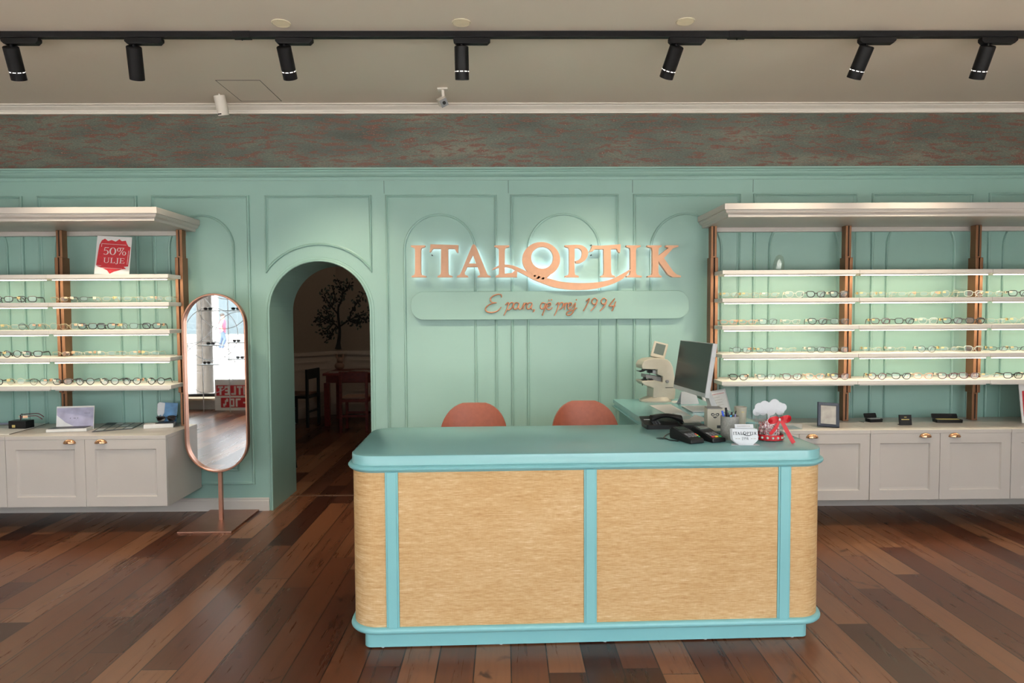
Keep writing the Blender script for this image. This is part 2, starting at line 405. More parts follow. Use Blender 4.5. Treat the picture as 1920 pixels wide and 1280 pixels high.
# panel mouldings: rectangle + inner arch per bay (measured at eye height on the photograph)
RT = 2.477; AT = 2.332; RB, IB = .207, .318
X = lambda px, py=560: atY(px, py).x
bays = [(-351, -322, -196, -168), (-137, -108, 17, 47), (75, 104, 226, 261), (288, 317, 441, 470), None,
        (725, 757, 893, 932), (958, 988, 1126, 1159), (1187, 1218, 1354, 1387), (1411, 1440, 1573, 1604), (1632, 1660, 1790, 1822), (1850, 1878, 2008, 2040), (2070, 2100, 2230, 2260)]
for b in bays:
    if b is None: continue
    x0, a0, a1, x1 = [X(v, 500) for v in b]
    if b[0] == 725: x0 = X(726, 600)
    bm = newbm(); moulding(bm, [(x0, RB), (x1, RB), (x1, RT), (x0, RT)])
    obj('panel_moulding', bm, 'teal', wall)
    r = (a1 - a0) / 2; bm = newbm()
    moulding(bm, [(a0, IB), (a1, IB)] + arc((a0 + a1) / 2, AT - r, r, 0, 180, 20), prof=[(0, 0), (0, .010), (.005, .016), (.012, .014), (.017, .006), (.017, 0)])
    obj('arch_moulding', bm, 'teal', wall)
# spandrel panel above the doorway and the bead round the opening
x0, x1 = X(498, 440), X(697, 440); zl = atY(497, 512).z; za = atY(598, 460).z
hw = (x1 - x0) / 2; rr = (hw * hw + (za - zl) ** 2) / (2 * (za - zl)); ang = math.degrees(math.asin(hw / rr))
bm = newbm(); moulding(bm, [(x1, zl), (x1, RT), (x0, RT)] + [p for p in arc((x0 + x1) / 2, za - rr, rr, 90 + ang, 90 - ang, 20)][:-1]); obj('panel_moulding', bm, 'teal', wall)
bm = newbm(); path = [(AX0, 0.)] + arc(ACX, ASP, AR, 180, 0, 32) + [(AX1, 0.)]
moulding(bm, path, False, prof=[(0, 0), (0, .010), (.006, .014), (.014, .012), (.020, .006), (.034, .005), (.036, 0)]); obj('arch_bead', bm, 'teal', wall)
bm = newbm()
for px in (720, 953, 1186, 1412): xx = X(px, 350); box(bm, xx - .0012, xx + .0012, -.0012, .001, RT + .012, 2.588)
obj('board_joint', bm, 'darkslot', wall)
# ceiling access hatch, discs painted as the spotlights' glow patches
bm = newbm(); c = [atZ(x, y, CEIL) for x, y in ((406, 152), (486, 149), (526, 189), (455, 190))]
hx0, hx1, hy0, hy1 = -1.975, -1.67, -.58, -.13
for a in ((hx0, hx1, hy0, hy0 + .004), (hx0, hx1, hy1 - .004, hy1), (hx0, hx0 + .004, hy0, hy1), (hx1 - .004, hx1, hy0, hy1)): box(bm, *a, CEIL - .0015, CEIL + .001)
hatch = thing('access_hatch', 'flush square access hatch in the ceiling left of the centre', 'hatch', (0, 0, 0))
obj('shadow_gap', bm, mat('hatch_gap', (.09, .07, .06), .8), hatch)
bm = newbm(); box(bm, hx0 + .004, hx1 - .004, hy0 + .004, hy1 - .004, CEIL - .001, CEIL + .001); obj('hatch_panel', bm, 'ceil', hatch)
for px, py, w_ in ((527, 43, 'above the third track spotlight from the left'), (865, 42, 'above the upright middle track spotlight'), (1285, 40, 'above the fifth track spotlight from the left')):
    c = atZ(px, py, CEIL); t = thing('ceiling_glow', 'pale disc standing in for ceiling glow ' + w_, 'ceiling disc', c, group='discs painted as spotlight glow on the ceiling')
    bm = newbm(); lathe(bm, [(.052, 0), (.052, -.003), (.049, -.005), (.046, -.003)], 32); obj('rim', bm, mat('glow_edge', (.68, .60, .44), .5), t)
    bm = newbm(); lathe(bm, [(.046, 0), (.046, -.0035)], 32); obj('lens', bm, mat('glow_patch', (.85, .74, .52), .5, emit=.12), t)  # pale colour and faint emission stand in for the spotlights' upward light

# ------------------------------------------------------------------ playroom beyond the arch
c1 = Vector((-2.61, 5.10)); c0 = Vector((-3.36, 4.30)); XR2 = .9
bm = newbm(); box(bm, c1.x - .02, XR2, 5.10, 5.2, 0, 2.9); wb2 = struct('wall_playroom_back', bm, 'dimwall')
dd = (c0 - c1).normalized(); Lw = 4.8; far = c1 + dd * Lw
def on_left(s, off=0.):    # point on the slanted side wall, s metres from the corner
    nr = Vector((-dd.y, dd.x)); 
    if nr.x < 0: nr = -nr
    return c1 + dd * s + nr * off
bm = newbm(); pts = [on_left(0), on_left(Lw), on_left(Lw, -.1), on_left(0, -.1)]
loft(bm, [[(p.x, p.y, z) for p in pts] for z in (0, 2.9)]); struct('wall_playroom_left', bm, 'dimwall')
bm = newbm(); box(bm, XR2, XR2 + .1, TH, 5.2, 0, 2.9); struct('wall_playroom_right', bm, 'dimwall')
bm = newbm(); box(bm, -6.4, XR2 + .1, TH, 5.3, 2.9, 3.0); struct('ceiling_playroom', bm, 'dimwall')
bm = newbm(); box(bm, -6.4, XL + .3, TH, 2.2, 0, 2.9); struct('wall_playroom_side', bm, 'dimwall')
def on_playwall(px, py, off=.004):
    """point of the playroom's wall surface seen at a pixel"""
    d = ray(px, py); o = Vector((0, -CD, CH))
    t = (5.10 - off + CD) / d.y; p = o + d * t
    if p.x >= c1.x: return p
    nr = on_left(0, 1) - c1; base = on_left(0, off)
    t = ((base.x - o.x) * nr.x + (base.y - o.y) * nr.y) / (d.x * nr.x + d.y * nr.y); return o + d * t
def wains(y0, y1, dep):   # one board of the wainscot, on both walls
    bm = newbm(); box(bm, c1.x - dep, XR2, 5.10 - dep, 5.10, y0, y1)
    pts = [on_left(0, dep), on_left(Lw, dep), on_left(Lw), on_left(0)]
    loft(bm, [[(p.x, p.y, z) for p in pts] for z in (y0, y1)]); return bm
wn = thing('wainscot', 'white panelled wainscot round the dark room beyond the arch', 'wainscot', (0, 0, 0))
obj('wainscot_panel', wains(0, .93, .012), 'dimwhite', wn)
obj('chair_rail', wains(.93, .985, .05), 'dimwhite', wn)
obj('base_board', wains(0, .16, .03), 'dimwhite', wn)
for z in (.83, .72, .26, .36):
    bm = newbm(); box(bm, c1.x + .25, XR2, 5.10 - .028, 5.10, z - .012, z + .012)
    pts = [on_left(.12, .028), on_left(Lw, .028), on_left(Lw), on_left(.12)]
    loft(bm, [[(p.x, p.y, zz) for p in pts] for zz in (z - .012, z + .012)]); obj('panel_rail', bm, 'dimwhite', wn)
# tree mural painted on the playroom wall
tree = thing('tree_mural', 'black tree with leafy branches painted on the dark wall beyond the arch', 'wall painting', (0, 0, 0))
def ribbon(bm, pts, ws, off):
    P = smooth_path([(p[0], p[1], 0) for p in pts], 6); k = len(P); L = []
    for i in range(k):
        t = (P[min(i + 1, k - 1)] - P[max(i - 1, 0)]).normalized(); n = Vector((-t.y, t.x, 0))
        f = i / (k - 1) * (len(ws) - 1); j = min(int(f), len(ws) - 2); w = ws[j] + (ws[j + 1] - ws[j]) * (f - j)
        a, b = P[i] + n * w / 2, P[i] - n * w / 2; L.append((on_playwall(a.x, a.y, off), on_playwall(b.x, b.y, off), on_playwall(b.x, b.y, .0005), on_playwall(a.x, a.y, .0005)))
    loft(bm, L)
bm = newbm()
ribbon(bm, [(634, 654), (635, 642), (637, 620), (634, 590), (635, 570)], [13, 7, 5, 4, 3], .006)
BR = [[(637, 618), (625, 605), (610, 598), (598, 590)], [(637, 612), (655, 600), (672, 592), (690, 585)], [(635, 590), (622, 575), (612, 560), (607, 548)],
      [(635, 575), (642, 556), (640, 540), (632, 522)], [(655, 600), (660, 582), (672, 565), (680, 552)], [(625, 605), (615, 618), (602, 624)], [(612, 598), (602, 604), (592, 600)],
      [(655, 601), (668, 606), (680, 602)], [(640, 552), (652, 540), (656, 528)], [(622, 575), (628, 555), (622, 538)], [(672, 592), (680, 598), (690, 597)], [(618, 602), (616, 588), (606, 578)], [(630, 612), (620, 628), (612, 634)]]
for b in BR: ribbon(bm, b, [3.2, 2.2, 1.0], .006)
obj('trunk_and_branches', bm, 'mural', tree)
rnd = random.Random(3)
def leaf(bm, x, y, a, s, off):
    pts = [(-1, 0), (-.5, .38), (0, .5), (.5, .36), (1, 0), (.5, -.36), (0, -.5), (-.5, -.38)]
    q = [(x + s * (u * math.cos(a) - v * math.sin(a)), y + s * (u * math.sin(a) + v * math.cos(a))) for u, v in pts]
    loft(bm, [[on_playwall(*p, .0005) for p in q], [on_playwall(*p, off) for p in q]])
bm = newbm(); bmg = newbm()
for b in BR:
    P = smooth_path([(p[0], p[1], 0) for p in b], 5)
    for p in P[3:]:
        for _ in range(2):
            a = rnd.uniform(0, 6.28); d = rnd.uniform(3, 8); leaf(bm, p.x + d * math.cos(a), p.y + d * math.sin(a), rnd.uniform(0, 6.28), rnd.uniform(2.0, 3.4), .005)
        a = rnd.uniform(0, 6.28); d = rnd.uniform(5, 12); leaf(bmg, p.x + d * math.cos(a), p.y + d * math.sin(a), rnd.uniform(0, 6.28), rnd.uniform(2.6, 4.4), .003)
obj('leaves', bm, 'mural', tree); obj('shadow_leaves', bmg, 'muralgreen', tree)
# table and chairs there
def small_chair(loc, rz, label, m):
    t = thing('wooden_chair', label, 'chair', loc, rz, 'chairs in the dark room')
    for sx in (-.17, .17):
        for sy, h in ((-.17, .43), (.17, .80)):
            bm = newbm(); box(bm, sx - .018, sx + .018, sy - .018, sy + .018, 0, h); obj('leg', bm, m, t, bevel=.004)
    bm = newbm(); box(bm, -.19, .19, -.19, .19, .40, .435); obj('seat_frame', bm, m, t, bevel=.006)
    bm = newbm(); box(bm, -.17, .17, -.18, .15, .4355, .465); obj('seat_cushion', bm, 'cushion', t, bevel=.012)
    bm = newbm(); box(bm, -.153, .153, .16, .18, .66, .80); obj('backrest', bm, m, t, bevel=.006)
    bm = newbm(); box(bm, -.153, .153, .163, .177, .20, .23); obj('stretcher', bm, m, t)
    bm = newbm(); box(bm, -.153, .153, -.177, -.163, .20, .23); obj('stretcher', bm, m, t)
    return t
bt = atZ(672, 784, 0); t = thing('red_wooden_table', 'red wooden table in the dark room beyond the arch', 'table', (-2.1, 4.30, 0), 0)
bm = newbm(); box(bm, -.42, .62, -.38, .38, .70, .735); obj('table_top', bm, 'redwood', t, bevel=.006)
bm = newbm(); box(bm, -.38, .58, -.34, .34, .60, .70); obj('apron', bm, 'redwood', t)
for sx in (-.37, .57):
    for sy in (-.33, .33): bm = newbm(); box(bm, sx - .035, sx + .035, sy - .035, sy + .035, 0, .60); obj('leg', bm, 'redwood', t)
small_chair((-2.84, 4.02, 0), R(-100), 'dark wooden chair left of the red table beyond the arch', 'darkwood')
small_chair((-1.98, 3.60, 0), R(180), 'red wooden chair with pale cushion in front of the red table', 'redwood')
for i, (dx, dy, rr_) in enumerate(((-.25, -.15, .1), (.02, .05, -.2), (.25, -.1, .3))):
    bm = newbm(); box(bm, -.13, .13, -.09, .09, .7355, .739); tag(obj('paper_sheet', bm, 'greyprint', loc=(-2.1 + dx, 4.30 + dy, 0), rot=(0, 0, rr_)), ['left', 'middle', 'right'][i] + ' pale paper sheet lying on the red table beyond the arch', 'paper', 'papers on the red table')
t = thing('plush_toy', 'small brown toy sitting on the red table beyond the arch', 'toy', (-2.42, 4.48, .7355))
bm = newbm(); ball(bm, (0, 0, .06), .065, 1.1, 1, .9); obj('body', bm, 'cushion', t, smooth=True)
bm = newbm(); ball(bm, (.01, 0, .145), .05); obj('head', bm, 'cushion', t, smooth=True)
for e_ in ((-.03, -.045), (.05, .055)): bm = newbm(); cyl(bm, (e_[0], 0, .17), (e_[1], 0, .235), .018, .010); obj('ear', bm, 'cushion', t, smooth=True)
# dark side chair just behind the arch's left jamb
t = thing('side_chair', 'dark teal chair half hidden behind the left jamb of the arch', 'chair', (-2.33, 1.25, 0), R(90))
bm = newbm(); loft(bm, [rrect(-.21, .21, -.21, .21, .06, .42), rrect(-.23, .23, -.23, .23, .08, .46), rrect(-.21, .21, -.21, .21, .06, .50)]); obj('seat', bm, 'tealseat', t, smooth=True)
bm = newbm(); loft(bm, [rrect(-.21, .21, .17, .23, .03, .50), rrect(-.23, .23, .20, .26, .03, .70), rrect(-.18, .18, .24, .29, .025, .88)]); obj('backrest', bm, 'tealseat', t, smooth=True)
for sx in (-.17, .17):
    for sy in (-.17, .17): bm = newbm(); cyl(bm, (sx, sy, .42), (sx * 1.2, sy * 1.25, 0), .014, .010); obj('leg', bm, 'black', t, smooth=True)
bm = newbm(); box(bm, AX0, AX1, .40, .43, 0, .0025); struct('threshold_strip', bm, mat('threshold_metal', (.20, .10, .06), .4, .4))

lamp('playroom_fill', 'POINT', 16, (1, .80, .62), (-1.0, 3.4, 2.7), shadow_soft_size=.12)  # added fill light to lift the dark room, not a fitting
# ------------------------------------------------------------------ shop window wall behind the camera
bm = newbm(); box(bm, XL, XR, FRONT - .2, FRONT, 0.0, .17); box(bm, XL, XR, FRONT - .2, FRONT, 2.86, CEIL + .12); struct('wall_front', bm, 'side')
bm = newbm(); box(bm, XL, XR, FRONT - .2, FRONT + .16, .17, .20); struct('trim_3', bm, 'oak')
w = (XR - XL) / 4
for i in range(4):
    xa, xb = XL + w * i, XL + w * (i + 1); bm = newbm()
    box(bm, xa, xa + .05, FRONT - .14, FRONT - .08, .20, 2.86); box(bm, xb - .05, xb, FRONT - .14, FRONT - .08, .20, 2.86)
    box(bm, xa, xb, FRONT - .14, FRONT - .08, .20, .245); box(bm, xa, xb, FRONT - .14, FRONT - .08, 2.81, 2.86)
    wf = struct('window_%d' % (i + 1), bm, 'black')
    bm = newbm(); box(bm, xa + .05, xb - .05, FRONT - .115, FRONT - .109, .245, 2.81); obj('window_pane', bm, 'glass', wf)
# the street
bm = newbm(); box(bm, -60, 45, -26, FRONT - .25, -.16, -.04); struct('pavement', bm, 'paving')
bm = newbm(); box(bm, -60, 45, -42, -26, -.26, -.16); struct('road', bm, 'asphalt')
fb = thing('far_building', 'long grey building with dark shop windows across the street', 'building', (-12, -42, -.26))
bm = newbm(); box(bm, -45, 45, -8, 0, 0, 9); obj('wall', bm, 'facade', fb)
for i in range(22):
    bm = newbm(); x0 = -44 + i * 4; box(bm, x0, x0 + 2.9, -.05, .06, .5, 3.2); obj('shop_window', bm, 'farglass', fb)
    bm = newbm(); box(bm, x0, x0 + 2.9, -.05, .06, 4.4, 7.4); obj('upper_window', bm, 'farglass', fb)
for i, (x, y) in enumerate(((-6.15, -9.0), (-11.5, -17.0), (-3., -15.))):
    t = thing('street_tree', ['street tree on the pavement nearest the shop window', 'street tree farthest away on the pavement', 'street tree in the middle of the pavement'][i], 'tree', (x, y, -.04), group='trees outside the shop')
    bm = newbm(); cyl(bm, (0, 0, 0), (.05, 0, 4.2), .17, .11); obj('trunk', bm, 'trunk', t, smooth=True)
    bm = newbm(); rn = random.Random(i)
    for k in range(26):
        bmesh.ops.create_icosphere(bm, subdivisions=1, radius=rn.uniform(.4, .8), matrix=Matrix.Translation((rn.uniform(-1.5, 1.5), rn.uniform(-1.5, 1.5), rn.uniform(4.0, 6.6))))
    obj('crown', bm, 'leafg', t)

# ------------------------------------------------------------------ display racks
SZL = [1.849, 1.646, 1.445, 1.244, 1.039]; SZR = [1.857, 1.652, 1.450, 1.240, 1.039]; SD = .37
def post(px, side):
    x = atY(px, 500, -.14).x; top = 2.1965 if side == 'L' else 2.2075
    t = thing('rack_post', '', 'post', (x, -.14, .704), group='copper posts of the display racks')
    h = top - .704; zt = atY(px, 483, -.14).z - .704; zb = atY(px, 735, -.14).z - .704
    bm = newbm(); box(bm, -.022, .022, -.018, .045, 0, h); obj('inner_channel', bm, 'copper', t, bevel=.002)
    bm = newbm()
    for s in (-1, 1): box(bm, s * .017 - .012, s * .017 + .012, -.032, .055, zb, zt)
    obj('outer_sleeve', bm, 'copper', t, bevel=.003)
    bm = newbm(); box(bm, -.004, .004, -.0215, -.015, zt + .01, h - .004); box(bm, -.004, .004, -.0215, -.015, .012, zb - .01); box(bm, -.0045, .0045, -.0225, -.015, zb, zt); obj('slot', bm, 'darkslot', t)
    return t
PL = [atY(x, 500, -.14).x for x in (-100, 115, 339)]; PR = [atY(x, 500, -.14).x for x in (1337, 1588, 1831, 2070)]
def shelf(x0, x1, z, lit, n):
    t = thing('display_shelf', '', 'shelf', ((x0 + x1) / 2, 0, z), group='lit shelves of the eyewear racks')
    h = (x1 - x0) / 2; th = .028
    cx = (x0 + x1) / 2; out = [(-h, -SD), (h, -SD), (h, -.026)]
    for p_ in sorted([q_ for q_ in PL + PR if x0 - .001 < q_ < x1 + .001], reverse=True):
        a_, b_ = max(-h, p_ - cx - .032), min(h, p_ - cx + .032)
        if b_ >= h - 1e-4: out[-1:] = [(h, -.18), (a_, -.18), (a_, -.026)]
        elif a_ <= -h + 1e-4: out += [(b_, -.026), (b_, -.18), (-h, -.18)]
        else: out += [(b_, -.026), (b_, -.18), (a_, -.18), (a_, -.026)]
    if out[-1][1] > -.1: out.append((-h, -.026))
    bm = newbm(); loft(bm, [[(a_, b_, z_) for a_, b_ in out] for z_ in (-th, 0)])
    obj('shelf_board', bm, 'shelfwhite', t, bevel=.002)
    bm = newbm(); box(bm, -h + .02, h - .02, -SD + .016, -SD + .034, -th - .009, -th - .0002); obj('led_housing', bm, 'shelfwhite', t)
    if lit:
        bm = newbm(); box(bm, -h + .024, h - .024, -SD + .018, -SD + .032, -th - .013, -th - .0092); obj('led_strip', bm, 'strip', t)
        l = lamp('shelf_led', 'AREA', SHELF_W * (.68 if x0 < 0 else 1.) * (x1 - x0), (1.0, .87, .62), (0, -SD + .05, -th - .020), (0, .55, -1), shape='RECTANGLE', size=(x1 - x0) - .08, size_y=.012)
        l.parent = t
    return t
SHELF_W = 2.6
ordn = ['first', 'second', 'third', 'fourth', 'fifth', 'sixth', 'seventh', 'eighth']
XSL = atY(315, 513, -SD).x; XSR = atY(1355, 506, -SD).x
post(-100, 'L')['label'] = 'copper rack post of the left rack outside the left edge'
post(115, 'L')['label'] = 'copper rack post in the middle of the left rack'
post(339, 'L')['label'] = 'copper rack post at the right end of the left rack, beside the mirror'
post(1337, 'R')['label'] = 'copper rack post at the left end of the right rack, behind the monitor'
post(1588, 'R')['label'] = 'copper rack post of the right rack, nearest the dark picture frame'
post(1831, 'R')['label'] = 'copper rack post near the right edge of the photo'
post(2070, 'R')['label'] = 'copper rack post outside the right edge of the photo'
xl_seam = atY(88, 513, -SD).x; xr1 = atY(1612, 506, -SD).x; xr2 = atY(1862, 506, -SD).x
LS = [(PL[0], xl_seam - .002, 'left rack, left bay'), (xl_seam, XSL, 'left rack, right bay')]
RS = [(XSR, xr1, 'right rack, left bay'), (xr1 + .002, xr2, 'right rack, middle bay'), (xr2 + .002, XR - .6, 'right rack, right bay')]
for segs, zs in ((LS, SZL), (RS, SZR)):
    for x0, x1, nm in segs:
        for i, z in enumerate(zs):
            s = shelf(x0, x1, z, i < 4, i); s['label'] = 'white display shelf, %s from the top, in the %s' % (ordn[i], nm)
def canopy(x0, x1, zt, label):
    t = thing('rack_canopy', label, 'canopy', (0, 0, 0), group='white cornice canopies over the racks')
    def ring(ins, z): return [(x0 + (ins if x0 > XL + .05 else 0), -.647 + ins, z), (x1 - (ins if x1 < XR - .05 else 0), -.647 + ins, z), (x1 - (ins if x1 < XR - .05 else 0), -.005, z), (x0 + (ins if x0 > XL + .05 else 0), -.005, z)]
    bm = newbm(); loft(bm, [ring(a, zt - b) for a, b in ((.004, 0), (0, .004), (0, .042), (.010, .044), (.010, .052), (.016, .062), (.030, .070), (.034, .074), (.034, .088), (.040, .092))])
    obj('cornice_board', bm, 'white', t)
    bm = newbm(); box(bm, x0 + .10, x1 - .10 if x1 < XR - .05 else x1, -.06, -.02, zt - .125, zt - .0925); obj('back_rail', bm, 'white', t)
    return t
canopy(XL + .01, -2.366, 2.289, 'long white cornice canopy over the left rack')
canopy(1.522, XR - .01, 2.300, 'long white cornice canopy over the right rack')

# ------------------------------------------------------------------ wall-hung cabinets
def cup_pull(parent, x, y, z):
    bm = newbm(); n, m2 = 14, 6; w2, h2, d2 = .044, .030, .026; L = []
    for j in range(m2 + 1):
        v = j / m2 * R(90)
        L.append([(w2 * math.cos(R(180) * i / n) * math.cos(v * .92), -d2 * math.sin(v) - .001, h2 * math.sin(R(180) * i / n) * (math.cos(v) * .75 + .25) * (1 if j < m2 else .8) - .012) for i in range(n + 1)])
    loft(bm, L, False, False, closed=False)
    c = bm.verts.new((0, -d2 - .003, .004)); top = [v for v in bm.verts][-n - 2:-1]
    for a, b in zip(top, top[1:]): bm.faces.new((a, b, c))
    o = obj('cup_handle', bm, 'brass', parent, smooth=True, loc=(x, y, z))
    o.modifiers.new('thick', 'SOLIDIFY').thickness = .0015
    return o
def cabinet(x0, x1, seam, hl, hr, label):
    t = thing('wall_cabinet', label, 'cabinet', ((x0 + x1) / 2, 0, .195), group='white wall hung cabinets')
    cx = (x0 + x1) / 2; h = (x1 - x0) / 2 - .0008; H = .505
    bm = newbm(); box(bm, -h, h, -.53, -.022, 0.012, H - .022); box(bm, -h, h, -.53, -.001 - .02, 0, .012); obj('body', bm, 'white', t)
    bm = newbm(); box(bm, -h, h, -.552, -.004, H - .022, H + .004); obj('cabinet_top', bm, 'white', t, bevel=.0015)
    def door(a, b, hx):
        bm = newbm(); y0 = -.550; z0, z1 = .003, H - .0225; fr = .07
        dw = b - a
        # frame and recessed centre as one shaker door
        loft(bm, [[(x, y, z) for x, z in ((a + i, z0 + i), (b - i, z0 + i), (b - i, z1 - i), (a + i, z1 - i))] for i, y in ((0, -.531), (0, y0 + .002), (.002, y0), (fr, y0), (fr + .001, y0 + .002), (fr + .007, y0 + .010), (fr + .02, y0 + .011))])
        d = obj('door', bm, 'white', t); d_h = hx
        cup_pull(d, d_h, y0, atY(127, 829, -.57).z - .195)
    if seam is None: door(-h + .001, h - .001, hr)
    else: s = seam - cx; door(-h + .001, s - .0012, hl - cx); door(s + .0012, h - .001, hr - cx)
zf = -.55
xd = {p: atY(p, 880, zf).x for p in (-290, -139, 11, 160, 309)}
xr_ = {p: atY(p, 870, zf).x for p in (1363, 1497.6, 1631, 1762, 1895.5, 2030, 2165)}
hxf = lambda px: atY(px, 822, -.57).x
cabinet(xd[11], -2.395, xd[160], hxf(127), hxf(186), 'white two-door cabinet at the right end of the left row, beside the mirror')
cabinet(xd[-290], xd[11], xd[-139], hxf(-175), hxf(-112), 'white two-door cabinet cut by the left edge of the photo')
cabinet(XL + .01, xd[-290], (XL + xd[-290]) / 2, hxf(-290) - .4, hxf(-290) - .3, 'white cabinet beyond the left edge of the photo')
cabinet(xr_[1363], xr_[1631], xr_[1497.6], hxf(1463), hxf(1525), 'white two-door cabinet partly hidden behind the reception counter')
cabinet(xr_[1631], xr_[1895.5], xr_[1762], hxf(1738), hxf(1793), 'white two-door cabinet, second in the right row, fully in view')
cabinet(xr_[1895.5], xr_[2165], xr_[2030], hxf(2005), hxf(2060), 'white two-door cabinet cut by the right edge of the photo')
CT = .195 + .509   # cabinet top height

# ------------------------------------------------------------------ eyeglasses
def rim_pts(style, w, h, n=22):
    out = []
    for i in range(n):
        a = 2 * math.pi * i / n; c, s = math.cos(a), math.sin(a)
        e = {'round': 2.1, 'square': 3.6, 'cat': 2.7, 'slim': 3.}[style]
        x = abs(c) ** (2 / e) * math.copysign(1, c) * w; z = abs(s) ** (2 / e) * math.copysign(1, s) * h
        if z < 0: x *= 1 - .20 * (-z / h) ** 1.5
        if style == 'cat' and z > 0 and x > 0: z += .006 * (x / w) ** 2; x *= 1.05
        out.append((x, z))
    return out
TAGROT = 0
protos = {}
def glasses_proto(style, fc, tagc, lensm='lens'):
    key = (style, fc, tagc, lensm)
    if key in protos: return protos[key], False
    t = thing('eyeglasses', '', 'eyeglasses')
    lw, lh = {'round': (.0245, .0225), 'square': (.0265, .019), 'cat': (.0265, .020), 'slim': (.026, .0145)}[style]
    thick = {'fK': .0027, 'fk': .0015, 'fR': .0022, 'fG': .0008, 'fP': .0019, 'fW': .0019}[fc]
    gap = .009; H = .026; bm = newbm(); rims = {}
    for s in (-1, 1):
        pts = [(s * (lw + gap + x), .0035 * (abs(lw + gap + x) / .06) ** 2, z + H) for x, z in rim_pts(style, lw, lh)]; rims[s] = pts
        tube(bm, pts, thick, 6, True)
    tube(bm, smooth_path([(-gap, 0, H + .004), (0, -.002, H + .0075), (gap, 0, H + .004)], 3), thick * 1.15, 6)
    xe = 2 * lw + gap
    for s in (-1, 1): tube(bm, [(s * (xe - .001), .0035, H + .011), (s * (xe + .005), .006, H + .011), (s * (xe + .006), .012, H + .010)], thick * 1.3, 6)
    for s in (-1, 1): tube(bm, [(s * (gap - .001), .001, H - .004), (s * (gap - .004), .008, H - .007)], .0006, 5)
    fr = obj('frame_front', bm, fc, t, smooth=True)
    for s in (-1, 1):
        bm = newbm(); vs = [bm.verts.new((p[0], p[1] + .0003, p[2])) for p in rims[s]]; vb = [bm.verts.new((p[0], p[1] + .0012, p[2])) for p in rims[s]]
        bm.faces.new(vs); bm.faces.new(list(reversed(vb)))
        obj('lens', bm, lensm, t)
    for s in (-1, 1):
        bm = newbm(); tt = max(thick, .0012)
        tube(bm, smooth_path([(s * (xe + .006), .012, H + .010), (s * (xe + .0075), .055, H + .011), (s * (xe + .006), .098, H + .010), (s * (xe + .003), .118, H - .001), (s * xe, .138, .0055)], 3),
             tt * .8, 6, flat=1.9, axis=Vector((0, 0, 1)))
        tm = obj('temple', bm, fc, t, smooth=True)
    if tagc:
        bm = newbm(); sgn = -1 if tagc != 'tagP' else 1; x = sgn * (xe + .0075)
        box(bm, x - .004, x - .0028, .020, .050, H - .001, H + .016); box(bm, x + .0028, x + .004, .020, .050, H - .001, H + .016); box(bm, x - .004, x + .004, .020, .050, H + .016, H + .0172)
        obj('price_tag', bm, tagc, t)
        # second flap of the tag folded over the front rim
        bm = newbm(); x = sgn * (xe - .012); box(bm, x - .010, x + .010, -.0045, -.0032, H + .004, H + .016); obj('price_tag', bm, tagc, t)
    protos[key] = t
    return t, True
cname = {'fK': 'black', 'fk': 'thin dark metal', 'fR': 'burgundy', 'fG': 'thin gold', 'fP': 'peach', 'fW': 'clear'}
sname = {'round': 'round', 'square': 'square', 'cat': 'cat-eye', 'slim': 'slim'}
def place_glasses(rows, z, where, yaw):
    for k, (px, style, fc, tg) in enumerate(rows):
        p = atY(px, 560, -.27)
        t, first = glasses_proto(style, fc, tg)
        if not first: t = copy_tree(t)
        t.location = (p.x, -.335 + rnd.uniform(-.004, .012) + (.02 if fc == 'fG' else 0), z + .0005)
        t.scale = (.96, .96, 1.02) if style == 'slim' else (1.0, 1.0, 1.06)
        t.rotation_euler = (0, 0, R(yaw + rnd.uniform(-5, 5)))
        t['label'] = '%s %s eyeglasses, %s from left %s' % (cname[fc], sname[style], ordn[k] if k < 8 else 'ninth', where)
        t['group'] = 'eyeglasses on the display shelves'
Y_, W_, P_ = 'tagY', 'tagW', 'tagP'
s, r, c, h = 'square', 'round', 'cat', 'slim'
GL = {  # left rack: whole row right of the photo's edge
 1: [(18, s, 'fK', Y_), (60, s, 'fK', Y_), (118, h, 'fG', P_), (158, h, 'fk', W_), (196, h, 'fG', W_), (236, h, 'fG', Y_), (278, h, 'fG', P_), (313, h, 'fG', None)],
 2: [(-12, s, 'fG', Y_), (24, h, 'fG', Y_), (60, r, 'fk', P_), (97, r, 'fG', None), (134, s, 'fG', P_), (171, s, 'fK', W_), (208, s, 'fK', P_), (249, s, 'fk', Y_), (291, s, 'fK', P_)],
 3: [(-8, s, 'fK', None), (30, r, 'fK', Y_), (68, s, 'fK', W_), (118, h, 'fG', P_), (160, h, 'fG', P_), (203, h, 'fG', W_), (243, h, 'fG', P_), (285, h, 'fG', Y_)],
 4: [(-6, s, 'fK', None), (31, r, 'fG', Y_), (78, r, 'fk', P_), (122, s, 'fK', W_), (165, r, 'fK', None), (211, r, 'fK', W_), (252, r, 'fK', P_), (297, r, 'fK', W_)]}
for i, rows in GL.items(): place_glasses(rows, SZL[i], 'on %s shelf, left rack' % ordn[i], 9)
GC = {
 1: [(1366, h, 'fG', Y_), (1403, h, 'fG', Y_), (1441, h, 'fG', W_), (1483, c, 'fW', W_), (1523, c, 'fK', None), (1566, c, 'fK', W_)],
 2: [(1362, h, 'fP', P_), (1397, h, 'fP', Y_), (1434, s, 'fk', W_), (1477, h, 'fW', W_), (1527, c, 'fK', W_), (1568, s, 'fk', None)],
 3: [(1386, s, 'fk', P_), (1428, h, 'fk', Y_), (1474, h, 'fG', W_), (1525, s, 'fk', W_), (1568, s, 'fk', None)],
 4: [(1381, c, 'fK', P_), (1432, c, 'fk', W_), (1481, c, 'fR', None), (1523, c, 'fP', W_), (1570, c, 'fR', Y_)]}
